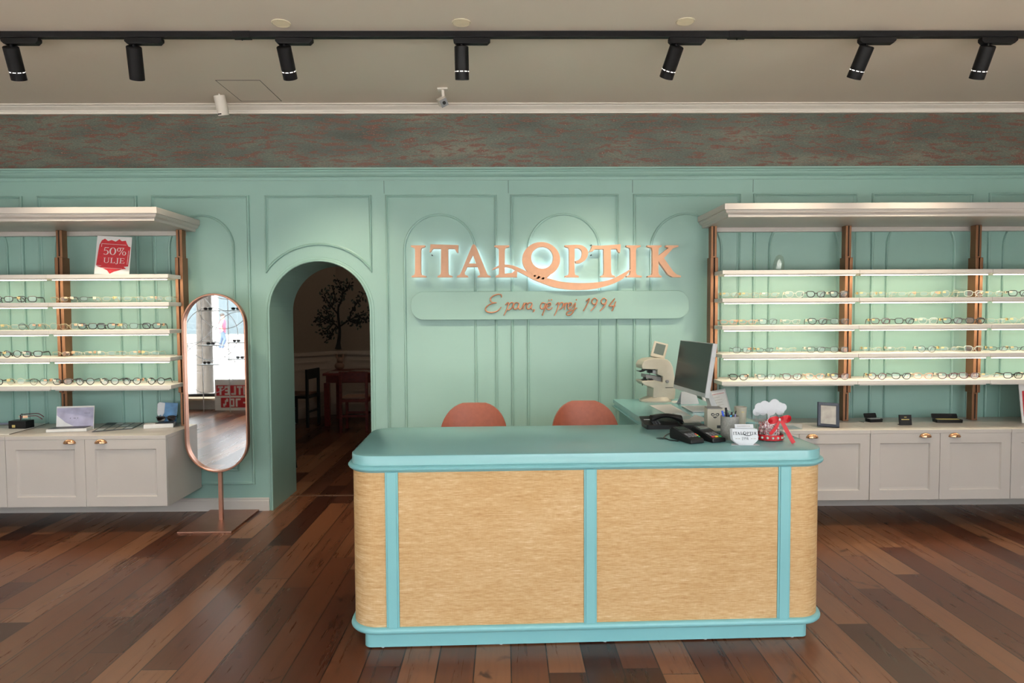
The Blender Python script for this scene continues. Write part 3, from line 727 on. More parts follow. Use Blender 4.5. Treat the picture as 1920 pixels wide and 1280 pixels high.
GD = {
 1: [(1622, h, 'fG', Y_), (1657, h, 'fG', Y_), (1695, h, 'fG', P_), (1735, h, 'fG', P_), (1775, r, 'fG', Y_), (1815, s, 'fW', None)],
 2: [(1643, s, 'fR', Y_), (1687, s, 'fK', None), (1732, c, 'fW', W_), (1776, s, 'fK', Y_), (1820, s, 'fK', None)],
 3: [(1632, h, 'fG', Y_), (1678, h, 'fG', W_), (1729, r, 'fk', W_), (1775, h, 'fG', Y_), (1817, c, 'fW', None)],
 4: [(1639, r, 'fR', Y_), (1684, c, 'fK', None), (1725, c, 'fP', W_), (1770, c, 'fR', W_), (1811, c, 'fR', None)]}
GE = {
 1: [(1857, h, 'fG', Y_), (1899, s, 'fK', W_)], 2: [(1862, h, 'fG', None), (1904, r, 'fG', Y_)],
 3: [(1862, h, 'fk', Y_), (1902, h, 'fk', Y_)], 4: [(1852, h, 'fG', Y_), (1891, s, 'fK', None), (1932, s, 'fK', W_)]}
for G_, nm, yw in ((GC, 'left bay', -10), (GD, 'middle bay', -14), (GE, 'right bay', -16)):
    for i, rows in G_.items(): place_glasses(rows, SZR[i], 'on %s shelf, right rack %s' % (ordn[i], nm), yw)

# ------------------------------------------------------------------ lettering
def serif_bar(x0, x1, a, b, v0, v1, up):   # slab serif with brackets
    if up: return [(x0, v0), (x1, v0), (x1, v0 + 9), (b + 4, v0 + 16), (b, v0 + 30), (a, v0 + 30), (a - 4, v0 + 16), (x0, v0 + 9)]
    return [(x0, v1), (x0, v1 - 8), (a - 4, v1 - 15), (a, v1 - 30), (b, v1 - 30), (b + 4, v1 - 15), (x1, v1 - 8), (x1, v1)]
def letter_I(a, b, x0, x1, y0, y1, v0=255, v1=447): return [serif_bar(x0, x1, a, b, v0, v1, True), [(a, v0 + 29), (b, v0 + 29), (b, v1 - 29), (a, v1 - 29)], serif_bar(y0, y1, a, b, v0, v1, False)]
def ring_poly(cx, cy, ro, rz, ri, riz, ox=0, oy=0, n=40, a0=0, a1=360):
    quads = []
    for i in range(n):
        q = []
        for k_, (rx, ry, dx, dy) in ((0, (ro, rz, 0, 0)), (1, (ro, rz, 0, 0)), (1, (ri, riz, ox, oy)), (0, (ri, riz, ox, oy))):
            a = R(a0 + (a1 - a0) * (i + k_) / n); q.append((cx + dx + rx * math.cos(a), cy + dy + ry * math.sin(a)))
        quads.append(q)
    return quads
def band(top, bot, sub=6):
    T = smooth_path([(*p, 0) for p in top], sub); B_ = smooth_path([(*p, 0) for p in bot], sub)
    return [[(T[i].x, T[i].y), (T[i + 1].x, T[i + 1].y), (B_[i + 1].x, B_[i + 1].y), (B_[i].x, B_[i].y)] for i in range(len(T) - 1)]
LOGO = []
LOGO.append(('I', letter_I(122, 156, 97, 181, 101, 187)))
LOGO.append(('T', [[(214, 249), (382, 253), (381, 276), (213, 274)], [(214, 262), (236, 270), (222, 282), (217, 294), (209, 296)], [(358, 270), (382, 262), (380, 300), (371, 296), (362, 281)], [(278, 270), (320, 270), (321, 420), (277, 420)], serif_bar(257, 345, 277, 321, 255, 447, False)]))
LOGO.append(('A', [[(464, 255), (474, 248), (485, 255), (556, 428), (513, 428), (466, 307)], [(464, 255), (476, 270), (470, 310), (414, 428), (394, 428)], [(440, 364), (504, 364), (510, 385), (430, 385)],
                   [(372, 447), (374, 439), (392, 430), (396, 420), (419, 420), (420, 430), (440, 439), (441, 447)], [(497, 447), (498, 439), (512, 432), (510, 420), (552, 420), (558, 432), (576, 440), (577, 447)]]))
LOGO.append(('L', [serif_bar(598, 688, 625, 661, 255, 447, True), [(625, 284), (661, 284), (661, 430), (625, 430)], [(605, 447), (606, 439), (624, 430), (661, 425), (704, 420), (722, 406), (736, 404), (734, 447)]]))
sw_top = [(583, 402), (600, 388), (640, 372), (690, 372), (730, 383), (790, 410), (850, 436), (930, 455), (1000, 473), (1100, 481), (1200, 478), (1290, 462), (1360, 430), (1417, 398)]
sw_bot = [(584, 404), (605, 396), (640, 385), (680, 387), (715, 400), (765, 425), (830, 460), (900, 488), (960, 508), (1050, 521), (1160, 521), (1260, 503), (1360, 462), (1419, 402)]
LOGO.append(('Q', ring_poly(879, 340, 114, 105, 66, 66, 6, -11) + [[(790, 395), (970, 395), (905, 462), (850, 455)]] + band(sw_top, sw_bot)))
LOGO.append(('P', [[(1020, 255), (1075, 252), (1075, 284), (1047, 284), (1043, 270), (1020, 263)], [(1047, 270), (1080, 270), (1080, 420), (1047, 420)], serif_bar(1021, 1105, 1047, 1080, 255, 447, False)]
             + band([(1075, 252), (1120, 254), (1152, 275), (1161, 305), (1148, 338), (1118, 360), (1088, 364)], [(1075, 273), (1102, 272), (1120, 285), (1124, 306), (1118, 328), (1105, 342), (1084, 350)], 4)))
LOGO.append(('T', [[(1184, 256), (1240, 257), (1356, 249), (1356, 276), (1187, 279)], [(1184, 262), (1208, 272), (1190, 290), (1165, 296), (1176, 282)], [(1330, 268), (1357, 258), (1352, 300), (1340, 292)], [(1254, 270), (1297, 270), (1299, 420), (1256, 420)], serif_bar(1237, 1323, 1256, 1299, 255, 447, False)]))
LOGO.append(('I', letter_I(1415, 1448, 1390, 1476, 1392, 1483)))
LOGO.append(('K', [serif_bar(1516, 1602, 1547, 1583, 255, 447, True), [(1547, 284), (1583, 284), (1583, 418), (1547, 418)], serif_bar(1518, 1602, 1547, 1583, 255, 447, False),
                   [(1583, 318), (1644, 270), (1628, 264), (1628, 255), (1704, 255), (1702, 264), (1672, 272), (1612, 336), (1583, 352)], [(1583, 330), (1606, 318), (1672, 412), (1692, 430), (1718, 438), (1717, 447), (1668, 446), (1640, 430), (1583, 350)]]))
YL = -.088
def uv(u, v, Y=YL):
    p = atY(740 + u / 3.2, 380 + v / 3.2, Y); return p
sign = thing('illuminated_sign', 'copper ITALOPTIK letters glowing white from behind on the teal wall', 'sign', (0, 0, 0))
for ch, polys in LOGO:
    bm = newbm()
    for i_, q in enumerate(polys):
        P = [uv(a, b) for a, b in q]; e_ = (i_ % 2) * .00012 + (.0004 if len(polys) > 20 and len(q) == 4 and i_ >= 40 else 0) + (i_ * .0002 if len(polys) < 9 else 0); loft(bm, [[(p.x, YL + .050, p.z) for p in P], [(p.x, YL - e_, p.z) for p in P]])
    L_ = obj('letter', bm, 'letter', sign)
    # light strip on the back of each letter, a little inside its outline
    bm = newbm()
    lit_ = polys if ch != 'K' else polys[:3] + [[(1590, 335), (1650, 280), (1665, 285), (1605, 340)], [(1600, 345), (1615, 335), (1680, 430), (1665, 438)]]
    for q in lit_:
        P = [uv(a, b) for a, b in q]; cx = sum((p.x for p in P)) / len(P); cz = sum((p.z for p in P)) / len(P); k = .86
        loft(bm, [[(cx + (p.x - cx) * k, YL + .0505, cz + (p.z - cz) * k) for p in P], [(cx + (p.x - cx) * k, YL + .054, cz + (p.z - cz) * k) for p in P]])
    obj('back_light', bm, 'halo', L_)
    bm = newbm(); us = [a for q in polys for a, b in q]; um = (min(us) + max(us)) / 2
    for u_, v_ in ((um - 12, 300), (um + 8, 420)):
        p = uv(u_, v_); 
    # two stand-off pins into the wall
    q0 = polys[min(1, len(polys) - 1)]; cu = sum(a for a, b in q0) / len(q0); cv = sum(b for a, b in q0) / len(q0)
    for dv in (-30, 30):
        p = uv(cu, cv + dv); cyl(bm, (p.x, YL + .04, p.z), (p.x, 0.0, p.z), .004, n=8)
    obj('stand_off_pin', bm, 'black', L_)
# slogan board
p0 = atY(770, 547, -.045); p1 = atY(1292, 597, -.045)
board = thing('slogan_board', 'long teal board with rounded ends carrying the script slogan', 'sign board', ((p0.x + p1.x) / 2, 0, (p0.z + p1.z) / 2))
hw_, hh_ = (p1.x - p0.x) / 2, (p0.z - p1.z) / 2
def rp(ins): return [(a, b) for a, b, _ in rrect(-hw_ + ins, hw_ - ins, -hh_ + ins, hh_ - ins, .10 - ins, 0, 10)]
bm = newbm(); loft(bm, [[(a, y, b) for a, b in rp(i)] for i, y in ((0, -.015), (0, -.043), (.002, -.045))]); obj('board', bm, 'teal', board)
S = [  # strokes of the handwriting in the same measured frame
 [(641, 568), (640, 553), (618, 549), (588, 560), (574, 578), (582, 596), (612, 600)], [(605, 600), (570, 610), (546, 632), (552, 652), (585, 658), (618, 648), (640, 626)],
 [(664, 612), (682, 598), (680, 620), (668, 650), (655, 676)], [(680, 615), (700, 598), (712, 604), (706, 626), (686, 642), (672, 636)],
 [(746, 602), (726, 600), (714, 616), (716, 636), (734, 634), (748, 604), (742, 630), (754, 640), (766, 626)],
 [(766, 626), (778, 600), (776, 620), (772, 642)], [(774, 620), (788, 602), (800, 606)],
 [(826, 602), (808, 600), (794, 616), (796, 636), (812, 634), (826, 606), (820, 632), (828, 642)], [(836, 638), (838, 646), (830, 656)],
 [(904, 602), (886, 600), (876, 616), (878, 634), (894, 632), (908, 604), (900, 640), (886, 672), (892, 672)],
 [(914, 622), (934, 616), (936, 602), (922, 602), (912, 622), (918, 640), (936, 638), (946, 626)],
 [(968, 612), (984, 598), (982, 622), (972, 650), (958, 678)], [(984, 614), (1002, 598), (1012, 606), (1006, 628), (988, 642)],
 [(1010, 626), (1026, 600), (1020, 642)], [(1022, 620), (1034, 602), (1044, 606)],
 [(1040, 622), (1060, 616), (1062, 602), (1048, 602), (1040, 622), (1046, 640), (1062, 636)],
 [(1064, 632), (1086, 600), (1076, 644), (1056, 672), (1034, 672), (1036, 656), (1066, 646), (1096, 630)],
 [(1148, 590), (1170, 574), (1154, 612), (1132, 650)],
 [(1216, 582), (1200, 572), (1184, 588), (1190, 606), (1208, 604), (1218, 582), (1206, 616), (1176, 650)],
 [(1272, 582), (1256, 572), (1240, 588), (1246, 606), (1264, 604), (1274, 582), (1262, 616), (1232, 650)],
 [(1322, 574), (1292, 612), (1290, 620), (1326, 618)], [(1328, 592), (1316, 622), (1304, 650)]]
DOTS = [(926, 584), (942, 582), (1092, 582)]
sc = thing('script_slogan', 'small copper handwriting letters reading a slogan on the teal board', 'lettering', (0, 0, 0))
for st in S:
    bm = newbm(); pts = [uv(a, b, -.062) for a, b in st]; k = len(pts)
    P = smooth_path(pts, 4); n = len(P); tube(bm, P, [.0040 + .0012 * math.sin(math.pi * i / (n - 1)) for i in range(n)], 8)
    for v in bm.verts: v.co.y = -.0555 + (v.co.y + .062) * 1.6
    obj('stroke', bm, 'script', sc, smooth=True)
for a, b in DOTS:
    bm = newbm(); p = uv(a, b, -.062); ball(bm, (p.x, -.055, p.z), .006); obj('stroke', bm, 'script', sc, smooth=True)
for o in sc.children: pass
# ------------------------------------------------------------------ track lighting
t0, t1 = atZ(0, 75, 3.13), atZ(1920, 73, 3.13); TY = -1.355
trk = thing('ceiling_track', 'long black lighting track running across the ceiling', 'lighting track', (0, TY, CEIL))
bm = newbm(); box(bm, XL + .5, XR - .5, -.018, .018, -.034, 0); obj('rail', bm, 'black', trk, bevel=.002)
for px in (452, 1383):
    bm = newbm(); x = atZ(px, 68, 3.13).x; box(bm, x - .05, x + .05, -.021, .021, -.037, 0); obj('joiner', bm, 'black', trk, bevel=.002)
    bm = newbm(); cyl(bm, (x, 0, -.034), (x, 0, -.046), .004, n=8); obj('clip', bm, 'black', trk)
heads = [(19, (-.12, .55, -1), 1, 70, 'leftmost black track spotlight, cut by the left edge'), (250, (-.20, .55, -1), -1, 70, 'black track spotlight above the left rack, second from the left'),
         (532, (.02, .72, -1), 1, 110, 'black track spotlight above the arched doorway'), (865, (.0, .30, -1), 1, 170, 'upright black track spotlight in the middle, its lamp visible'),
         (1268, (-.26, .70, -1), 1, 120, 'black track spotlight above the last letters of the sign'), (1624, (-.19, .58, -1), 1, 80, 'black track spotlight over the right rack, second from the right'),
         (1851, (-.02, .55, -1), 1, 80, 'rightmost black track spotlight')]
SPOT = 1.12
for px, dr, slot, pw, lab in heads:
    x = atZ(px, 70, 3.13).x; t = thing('track_spotlight', lab, 'spotlight', (x, TY, CEIL - .034), group='black spotlights on the ceiling track')
    s_ = 1
    bm = newbm(); prism_xz(bm, [(-.045, -.003), (.165, -.003), (.165, -.020), (.148, -.036), (-.030, -.036), (-.045, -.022)], -.019, .019); obj('driver_box', bm, 'black', t, bevel=.002)
    d = Vector(dr).normalized(); p0 = Vector((0, 0, -.040)); a = d.orthogonal()
    bm = newbm(); cyl(bm, (0, 0, -.030), (0, 0, -.066), .009, n=12); obj('pivot', bm, 'black', t, smooth=True)
    c0_ = Vector((0, 0, -.058)); Lh = .168; rr_ = .0405
    q = d.to_track_quat('-Z', 'Y').to_matrix().to_4x4(); mt = Matrix.Translation(c0_) @ q
    bm = newbm(); lathe(bm, [(.036, .012), (rr_, .008), (rr_, -Lh), (rr_ - .004, -Lh - .001), (rr_ - .006, -Lh + .006), (.030, -Lh + .016)], 32, cap1=True)
    hd = obj('lamp_head', bm, 'black', t, smooth=True); hd.matrix_local = mt
    bm = newbm(); lathe(bm, [(rr_ - .0065, -Lh + .009), (rr_ - .0065, -Lh + .005)], 32)
    ln = obj('lamp_lens', bm, 'lampglow', hd)
    if slot > 0:
        bm = newbm()
        for k in range(10):
            a0, a1 = R(36 * k + 6), R(36 * k + 30)
            for j in range(3):
                b0 = a0 + (a1 - a0) * j / 3; b1 = a0 + (a1 - a0) * (j + 1) / 3
                bm.faces.new([bm.verts.new((rr_ * 1.008 * math.cos(b), rr_ * 1.008 * math.sin(b), z)) for b, z in ((b0, -Lh + .043), (b1, -Lh + .043), (b1, -Lh + .047), (b0, -Lh + .047))])
        obj('light_slot', bm, 'slotglow', hd)
    tip = c0_ + d * (Lh + .012)
    l = lamp('spot_beam', 'SPOT', pw * SPOT, (1.0, .84, .62), (x + tip.x, TY + tip.y, CEIL - .034 + tip.z), d, spot_size=R(68), spot_blend=1.0, shadow_soft_size=.022)
# ceiling sensor and camera
p = atZ(411, 176, CEIL)
t = thing('ceiling_sensor', 'white cylindrical sensor hanging from the ceiling left of the hatch', 'sensor', p)
bm = newbm(); d = Vector((.10, .30, -1)).normalized(); cyl(bm, (0, 0, 0), (0, 0, -.02), .006, n=10); obj('stem', bm, 'crown', t)
bm = newbm(); lathe(bm, [(.036, .004), (.040, 0), (.040, -.130), (.037, -.136)], 28); o_ = obj('body', bm, 'crown', t, smooth=True); o_.matrix_local = Matrix.Translation((0, 0, -.014)) @ d.to_track_quat('-Z', 'Y').to_matrix().to_4x4()
bm = newbm(); box(bm, -.014, .014, -.0415, -.036, -.128, -.120); obj('slit', bm, 'black', o_)
p = atZ(830, 166, CEIL)
t = thing('security_camera', 'small white security camera with dark face hanging from the ceiling', 'camera', p)
bm = newbm(); box(bm, -.036, .036, -.028, .028, -.012, 0); obj('mount_plate', bm, 'crown', t, bevel=.003)
bm = newbm(); cyl(bm, (0, 0, -.01), (0.005, 0, -.062), .010, n=14); ball(bm, (.005, 0, -.065), .017); obj('arm', bm, 'crown', t, smooth=True)
bm = newbm(); box(bm, -.028, .028, -.035, .045, -.028, .028); b_ = obj('housing', bm, 'crown', t, bevel=.005, loc=(0, -.012, -.098), rot=(R(28), R(-28), R(8)))
bm = newbm(); box(bm, -.027, .027, -.038, -.0355, -.027, .027); obj('face_plate', bm, 'grey', b_, bevel=.001)
bm = newbm(); cyl(bm, (0, -.0385, 0), (0, -.045, 0), .012, n=20); obj('camera_lens', bm, 'plastic', b_, smooth=True)

# ------------------------------------------------------------------ standing mirror
MX, MY = -2.135, -.315
mz0, mz1 = .385, 1.708; mw = .233; mc = mz1 - mw
st = thing('floor_mirror', 'tall rounded copper framed mirror on a stand beside the left rack', 'mirror', (MX, 0, 0))
def stadium(ins):
    r_ = mw - ins; zc0, zc1 = mz0 + mw, mz1 - mw
    return [(r_ * math.cos(R(180 * i / 24)), zc1 + r_ * math.sin(R(180 * i / 24))) for i in range(25)] + [(r_ * math.cos(R(180 + 180 * i / 24)), zc0 + r_ * math.sin(R(180 + 180 * i / 24))) for i in range(25)]
bm = newbm(); lp = [(0, MY + .022), (0, MY - .020), (.003, MY - .023), (.010, MY - .023), (.013, MY - .020), (.013, MY + .003), (.010, MY + .022)]
L = [[(a, y, b) for a, b in stadium(i)] for i, y in lp]; loft(bm, L + [L[0]], False, False); bmesh.ops.remove_doubles(bm, verts=bm.verts, dist=1e-6)
obj('mirror_frame', bm, 'rosegold', st, smooth=True)
bm = newbm(); loft(bm, [[(a, y, b) for a, b in stadium(.0135)] for y in (MY + .006, MY + .004)]); obj('mirror_glass', bm, 'mirror', st)
bm = newbm(); loft(bm, [[(a, y, b) for a, b in stadium(.011)] for y in (MY + .020, MY + .008)]); obj('back_panel', bm, 'rosegold', st)
bm = newbm(); box(bm, -.014, .014, MY + .0225, MY + .050, .013, 1.0); obj('pole', bm, 'rosegold', st, bevel=.002)
bm = newbm(); box(bm, -2.335 - MX, -1.950 - MX, -.553, -.02, 0, .013); obj('base_plate', bm, 'rosegold', st, bevel=.002)

# ------------------------------------------------------------------ reception counter
CTZ = .910; CROT = R(1.6)
ct = thing('reception_counter', 'turquoise reception counter with tan woven panels and rounded corners', 'counter', (.397, -2.213, 0), CROT)
HW = 1.107
bm = newbm(); loft(bm, [rrect(-1.055, 1.045, .040, .70, .035, z) for z in (.006, .092)]); obj('plinth', bm, 'counter', ct, smooth=True)
for x in (-.97, -.42, .07, .55, .97):
    bm = newbm(); cyl(bm, (x, .055, 0), (x, .055, .008), .009, n=12); obj('foot', bm, 'silver', ct)
bm = newbm(); loft(bm, [rrect(-HW - a, HW + a, -a, .735 + a, .125 + a, z, 12) for a, z in ((.002, .088), (.012, .090), (.018, .097), (.019, .104), (.016, .113), (.009, .118), (.0, .119))]); obj('base_moulding', bm, 'counter', ct, smooth=True)
bm = newbm(); loft(bm, [rrect(-HW + .009, HW - .009, .009, .726, .12, z, 12) for z in (.112, .835)]); obj('carcass', bm, 'counter', ct, smooth=True)
path = [(p[0], p[1]) for p in rrect(-HW, HW, 0, .735, .125, 0, 14)]      # starts right-rear, runs counter-clockwise seen from above
def wrap(bm, pts, z0, z1, th):
    P = [Vector(p) for p in pts]; L = []
    for i in range(len(P)):
        t = (P[min(i + 1, len(P) - 1)] - P[max(i - 1, 0)]).normalized(); n = Vector((-t.y, t.x)); q = P[i] + n * th
        L.append([(P[i].x, P[i].y, z0), (q.x, q.y, z0), (q.x, q.y, z1), (P[i].x, P[i].y, z1)])
    loft(bm, L)
left = [p for p in path if p[0] < -.92]; left = [p for p in left if True]
left = sorted([p for p in left if p[1] > .36], key=lambda p: -p[1]) if False else left
L1 = [(-.925, 0.)] ; 
cornerL = arc(-HW + .125, .125, .125, 180, 270, 14); cornerR = arc(HW - .125, .125, .125, 270, 360, 14)
for nm, pts in (('left', [(-HW, .60)] + cornerL + [(-.944, 0)]), ('cl', [(-.884, 0), (-.037, 0)]), ('cr', [(.023, 0), (.870, 0)]), ('right', [(.930, 0)] + cornerR + [(HW, .60)])):
    bm = newbm(); wrap(bm, pts, .119, .833, .007); obj('fabric_panel', bm, 'fabric', ct, smooth=True)
for x in (-.914, -.007, .900):
    bm = newbm(); box(bm, x - .0295, x + .0295, -.006, .010, .117, .835); box(bm, x - .022, x + .022, -.011, .0, .117, .835); obj('stile', bm, 'counter', ct, bevel=.0025)
bm = newbm(); loft(bm, [rrect(-HW - a, HW + a, -a, .735 + a, .125 + a, z, 12) for a, z in ((.0, .832), (.005, .833), (.008, .838), (.018, .842), (.023, .850), (.023, .856), (.016, .862), (.006, .864))]); obj('ledge_moulding', bm, 'counter', ct, smooth=True)
bm = newbm(); loft(bm, [rrect(-HW - a, HW + a, -a, .750 + a, .115 + a, z, 12) for a, z in ((.003, .862), (.003, CTZ - .006), (.001, CTZ - .002), (-.005, CTZ))]); obj('counter_top', bm, 'ctop', ct, smooth=True)
# return desk behind the counter's right end
dk = thing('return_desk', 'teal side desk running back from the counter towards the wall', 'desk', (.377, -2.205, 0), CROT)
dx0, dx1, dy0, dy1 = .475, 1.125, .776, 1.86
bm = newbm(); loft(bm, [[(x, y, z) for x, y in ((dx0 + a, dy0), (dx1 - a, dy0), (dx1 - a, dy1 - a), (dx0 + a, dy1 - a))] for a, z in ((.0, CTZ - .055), (-.004, CTZ - .050), (-.004, CTZ - .046), (.012, CTZ - .044), (.012, CTZ - .03), (.004, CTZ - .026), (.004, CTZ - .002), (.008, CTZ))]); obj('desk_top', bm, 'ctop', dk)
bm = newbm(); box(bm, dx0 + .045, dx0 + .065, dy0 + .01, dy1 - .03, 0, CTZ - .055); box(bm, dx1 - .04, dx1 - .02, dy0 + .01, dy1 - .03, 0, CTZ - .055); obj('side_panel', bm, 'counter', dk)
bm = newbm(); box(bm, dx0 + .065, dx1 - .04, dy1 - .06, dy1 - .04, .02, CTZ - .055); obj('back_panel', bm, 'counter', dk)

# ------------------------------------------------------------------ two staff chairs
def tub_chair(x, y, rz, label, zt):
    t = thing('staff_chair', label, 'chair', (x, y, 0), rz, 'terracotta chairs behind the counter')
    bm = newbm(); L = []
    for i in range(15):          # backrest: rounded shell leaning away
        f = 1 - (1 - i / 14) ** 1.5; z = .50 + (zt - .50) * f; w = .225 * (1 - max(0., (f - .45) / .55) ** 2.5 * .93) ** (1 / 2.5)
        yb = .20 + .06 * f; th = .028 * (1 - .35 * f ** 6)
        ring = []
        for j in range(17):
            a = -1 + 2 * j / 16; ring.append((a * w, yb - .07 * abs(a * w / .225) ** 2.2 - th, z))
        for j in range(16, -1, -1):
            a = -1 + 2 * j / 16; ring.append((a * w, yb - .07 * abs(a * w / .225) ** 2.2 + th * .8, z))
        L.append(ring)
    loft(bm, L); b = obj('backrest', bm, 'leather', t, smooth=True)
    bm = newbm(); loft(bm, [rrect(-.20, .20, -.21, .19, .09, .425, 8), rrect(-.225, .225, -.24, .20, .10, .45, 8), rrect(-.225, .225, -.24, .20, .10, .485, 8), rrect(-.19, .19, -.20, .17, .08, .510, 8)]); obj('seat', bm, 'leather', t, smooth=True)
    for sx in (-1, 1):
        for sy in (-1, 1): bm = newbm(); cyl(bm, (sx * .15, sy * .14, .43), (sx * .22, sy * .22, 0), .015, .010, 14); obj('leg', bm, 'black', t, smooth=True)
    return t
zt1 = atY(886, 753, -.80).z; zt2 = atY(1101, 749, -.80).z
xa = atY(886, 790, -1.02).x; xb = atY(1103, 790, -1.02).x
tub_chair(xa, -1.02, 0, 'terracotta leather chair behind the counter, left of the pair', zt1 - .012)
tub_chair(xb, -1.02, 0, 'terracotta leather chair behind the counter, right of the pair', zt2 - .012)

# ------------------------------------------------------------------ things on the counter and desk
Z = CTZ + .0006
def at(px, py): return atZ(px, py, Z)
# lensmeter
p = at(1229, 751); s_ = 1 / 9.144 / 257
t = thing('lensmeter', 'beige lensmeter instrument with tilted screen on the side desk', 'instrument', p, R(6))
def lu(u, v): return ((u - 450) * s_, (1132 - v) * s_)
bm = newbm()
pts = [lu(*q) for q in ((172, 470), (190, 440), (260, 408), (350, 396), (520, 396), (600, 420), (650, 462), (690, 540), (720, 700), (740, 860), (738, 1000), (722, 1095), (540, 1095), (350, 1060), (356, 900), (300, 872), (205, 845), (158, 806), (155, 770), (380, 764), (520, 800), (520, 705), (428, 668), (424, 584), (165, 572), (150, 505))]
prism_xz(bm, pts, -.075, .075); obj('body', bm, 'beige', t, bevel=.006, seg=3)
bm = newbm(); loft(bm, [rrect(lu(175, 0)[0], lu(712, 0)[0], -.105, .105, .10, z, 10) for z in (0., .010)] + [rrect(lu(230, 0)[0], lu(705, 0)[0], -.09, .09, .085, .020, 10), rrect(lu(330, 0)[0], lu(700, 0)[0], -.078, .078, .06, .034, 10)]); obj('base', bm, 'beige', t, smooth=True)
bm = newbm(); prism_xz(bm, [lu(*q) for q in ((236, 668), (372, 690), (505, 712), (508, 806), (372, 792), (360, 745), (236, 728))], -.055, .055); obj('lens_table', bm, 'grey', t, bevel=.002)
bm = newbm(); prism_xz(bm, [lu(*q) for q in ((355, 600), (418, 600), (418, 662), (355, 655))], -.045, .045); obj('nose_block', bm, 'silver', t)
bm = newbm()
prism_xz(bm, [lu(*q) for q in ((195, 570), (400, 566), (420, 585), (405, 602), (340, 596), (300, 606), (250, 604), (215, 622), (160, 632), (105, 612), (90, 596), (130, 606), (180, 600))], -.035, -.022)
prism_xz(bm, [lu(*q) for q in ((268, 600), (350, 596), (352, 640), (300, 646), (268, 640))], -.06, -.035); prism_xz(bm, [lu(*q) for q in ((335, 548), (355, 546), (352, 575), (335, 575))], -.03, -.02)
obj('lens_clamp', bm, 'plastic', t)
bm = newbm(); prism_xz(bm, [lu(*q) for q in ((172, 754), (200, 742), (210, 712), (236, 714), (240, 740), (262, 752), (262, 764), (172, 764))], -.058, -.03); prism_xz(bm, [lu(*q) for q in ((300, 745), (330, 736), (362, 752), (366, 768), (300, 766))], -.06, -.03); obj('lens_rest', bm, 'plastic', t)
bm = newbm(); x, z = lu(585, 782); cyl(bm, (x, -.075, z), (x, -.093, z), .0105, n=18); obj('side_knob', bm, 'grey', t, smooth=True)
bm = newbm(); x, z = lu(560, 890); box(bm, x, lu(695, 0)[0], -.0765, -.070, z - .002, z + .002); obj('slot', bm, 'plastic', t)
bm = newbm(); x, z = lu(165, 818); cyl(bm, (x + .006, -.05, z), (x + .006, -.055, z - .016), .003, n=8); obj('lever', bm, 'plastic', t)
hs = obj('screen_housing', (lambda b: (box(b, -.052, .052, -.012, .016, 0, .118), b)[1])(newbm()), 'beige', t, bevel=.006, loc=(lu(470, 0)[0], -.01, lu(0, 398)[1]), rot=(R(-20), R(14), R(-22)))
bm = newbm(); box(bm, -.034, .036, -.0135, -.0118, .024, .104); obj('screen', bm, 'lcd', hs)
# monitor
a_ = [atY(1275.5, 637.5, -.62), atY(1338.5, 643, -1.16), atY(1320, 750, -1.16), atY(1262.5, 723.5, -.62)]
zt_, zb_ = (a_[0].z + a_[1].z) / 2, (a_[2].z + a_[3].z) / 2
ctr = (a_[0] + a_[1] + a_[2] + a_[3]) / 4; ux = (a_[1] - a_[0] + a_[2] - a_[3]); ux.z = 0; ux.normalize()
vz = ((a_[0] + a_[1]) - (a_[2] + a_[3])); vz = (vz - ux * vz.dot(ux)); hgt = vz.length / 2; vz.normalize(); nrm = ux.cross(vz)
if nrm.x > 0: nrm = -nrm
wid = ((a_[1] - a_[0]).length + (a_[2] - a_[3]).length) / 2
t = thing('computer_monitor', 'large computer monitor with dark screen and silver frame on the side desk', 'monitor', (ctr.x + .08, ctr.y, Z))
mt = Matrix((ux, nrm, vz)).transposed().to_4x4(); mt.translation = ctr - Vector(t.location)
if mt.determinant() < 0: mt = Matrix((-ux, nrm, vz)).transposed().to_4x4(); mt.translation = ctr - Vector(t.location)
bm = newbm(); box(bm, -wid / 2, wid / 2, -.030, .0, -hgt / 2, hgt / 2); pnl = obj('panel_case', bm, 'silver', t, bevel=.003); pnl.matrix_local = mt
bm = newbm(); box(bm, -wid / 2 + .006, wid / 2 - .006, .0002, .0022, -hgt / 2 + .028, hgt / 2 - .005); obj('screen', bm, 'screen', pnl)
bm = newbm(); prism_xz(bm, [(-.020, 0), (.085, 0), (.085, .008), (.030, .010), (-.058, .200), (-.074, .195), (-.020, .03)], -.045, .045); obj('stand_neck', bm, 'silver', t, loc=(.055, 0, 0), bevel=.002)
bm = newbm(); box(bm, -.115, .115, -.13, .13, 0, .008); obj('stand_foot', bm, 'silver', t, bevel=.003)
# white envelopes leaning under the monitor, papers, tray
q = at(1292, 757); t = thing('envelope_holder', 'white folded paper holder standing under the monitor', 'paper holder', q, R(12))
bm = newbm(); prism(bm, [(-.07, 0), (.07, 0), (.058, .085), (-.050, .085)], lambda a, b: (a, -.012 + b * .35, b), lambda a, b: (a, -.010 + b * .35, b)); obj('front_sheet', bm, 'card', t)
bm = newbm(); prism(bm, [(-.07, 0), (.07, 0), (.058, .085), (-.050, .085)], lambda a, b: (a, .048 - b * .35, b), lambda a, b: (a, .050 - b * .35, b)); obj('back_sheet', bm, 'card', t)
def sheet(nm, pix, label, cat, m='paper', th=.0015, dz=0., group=None):
    P = [at(*p_) for p_ in pix]; c_ = sum(P, Vector()) / len(P)
    bm = newbm(); loft(bm, [[(v.x - c_.x, v.y - c_.y, z) for v in P] for z in (0, th)])
    return tag(obj(nm, bm, m, loc=(c_.x, c_.y, Z + dz)), label, cat, group)
sheet('paper_sheet', [(1217.7, 760), (1258, 758), (1316, 791), (1292, 797)], 'long white paper sheet lying on the side desk behind the phone', 'paper')
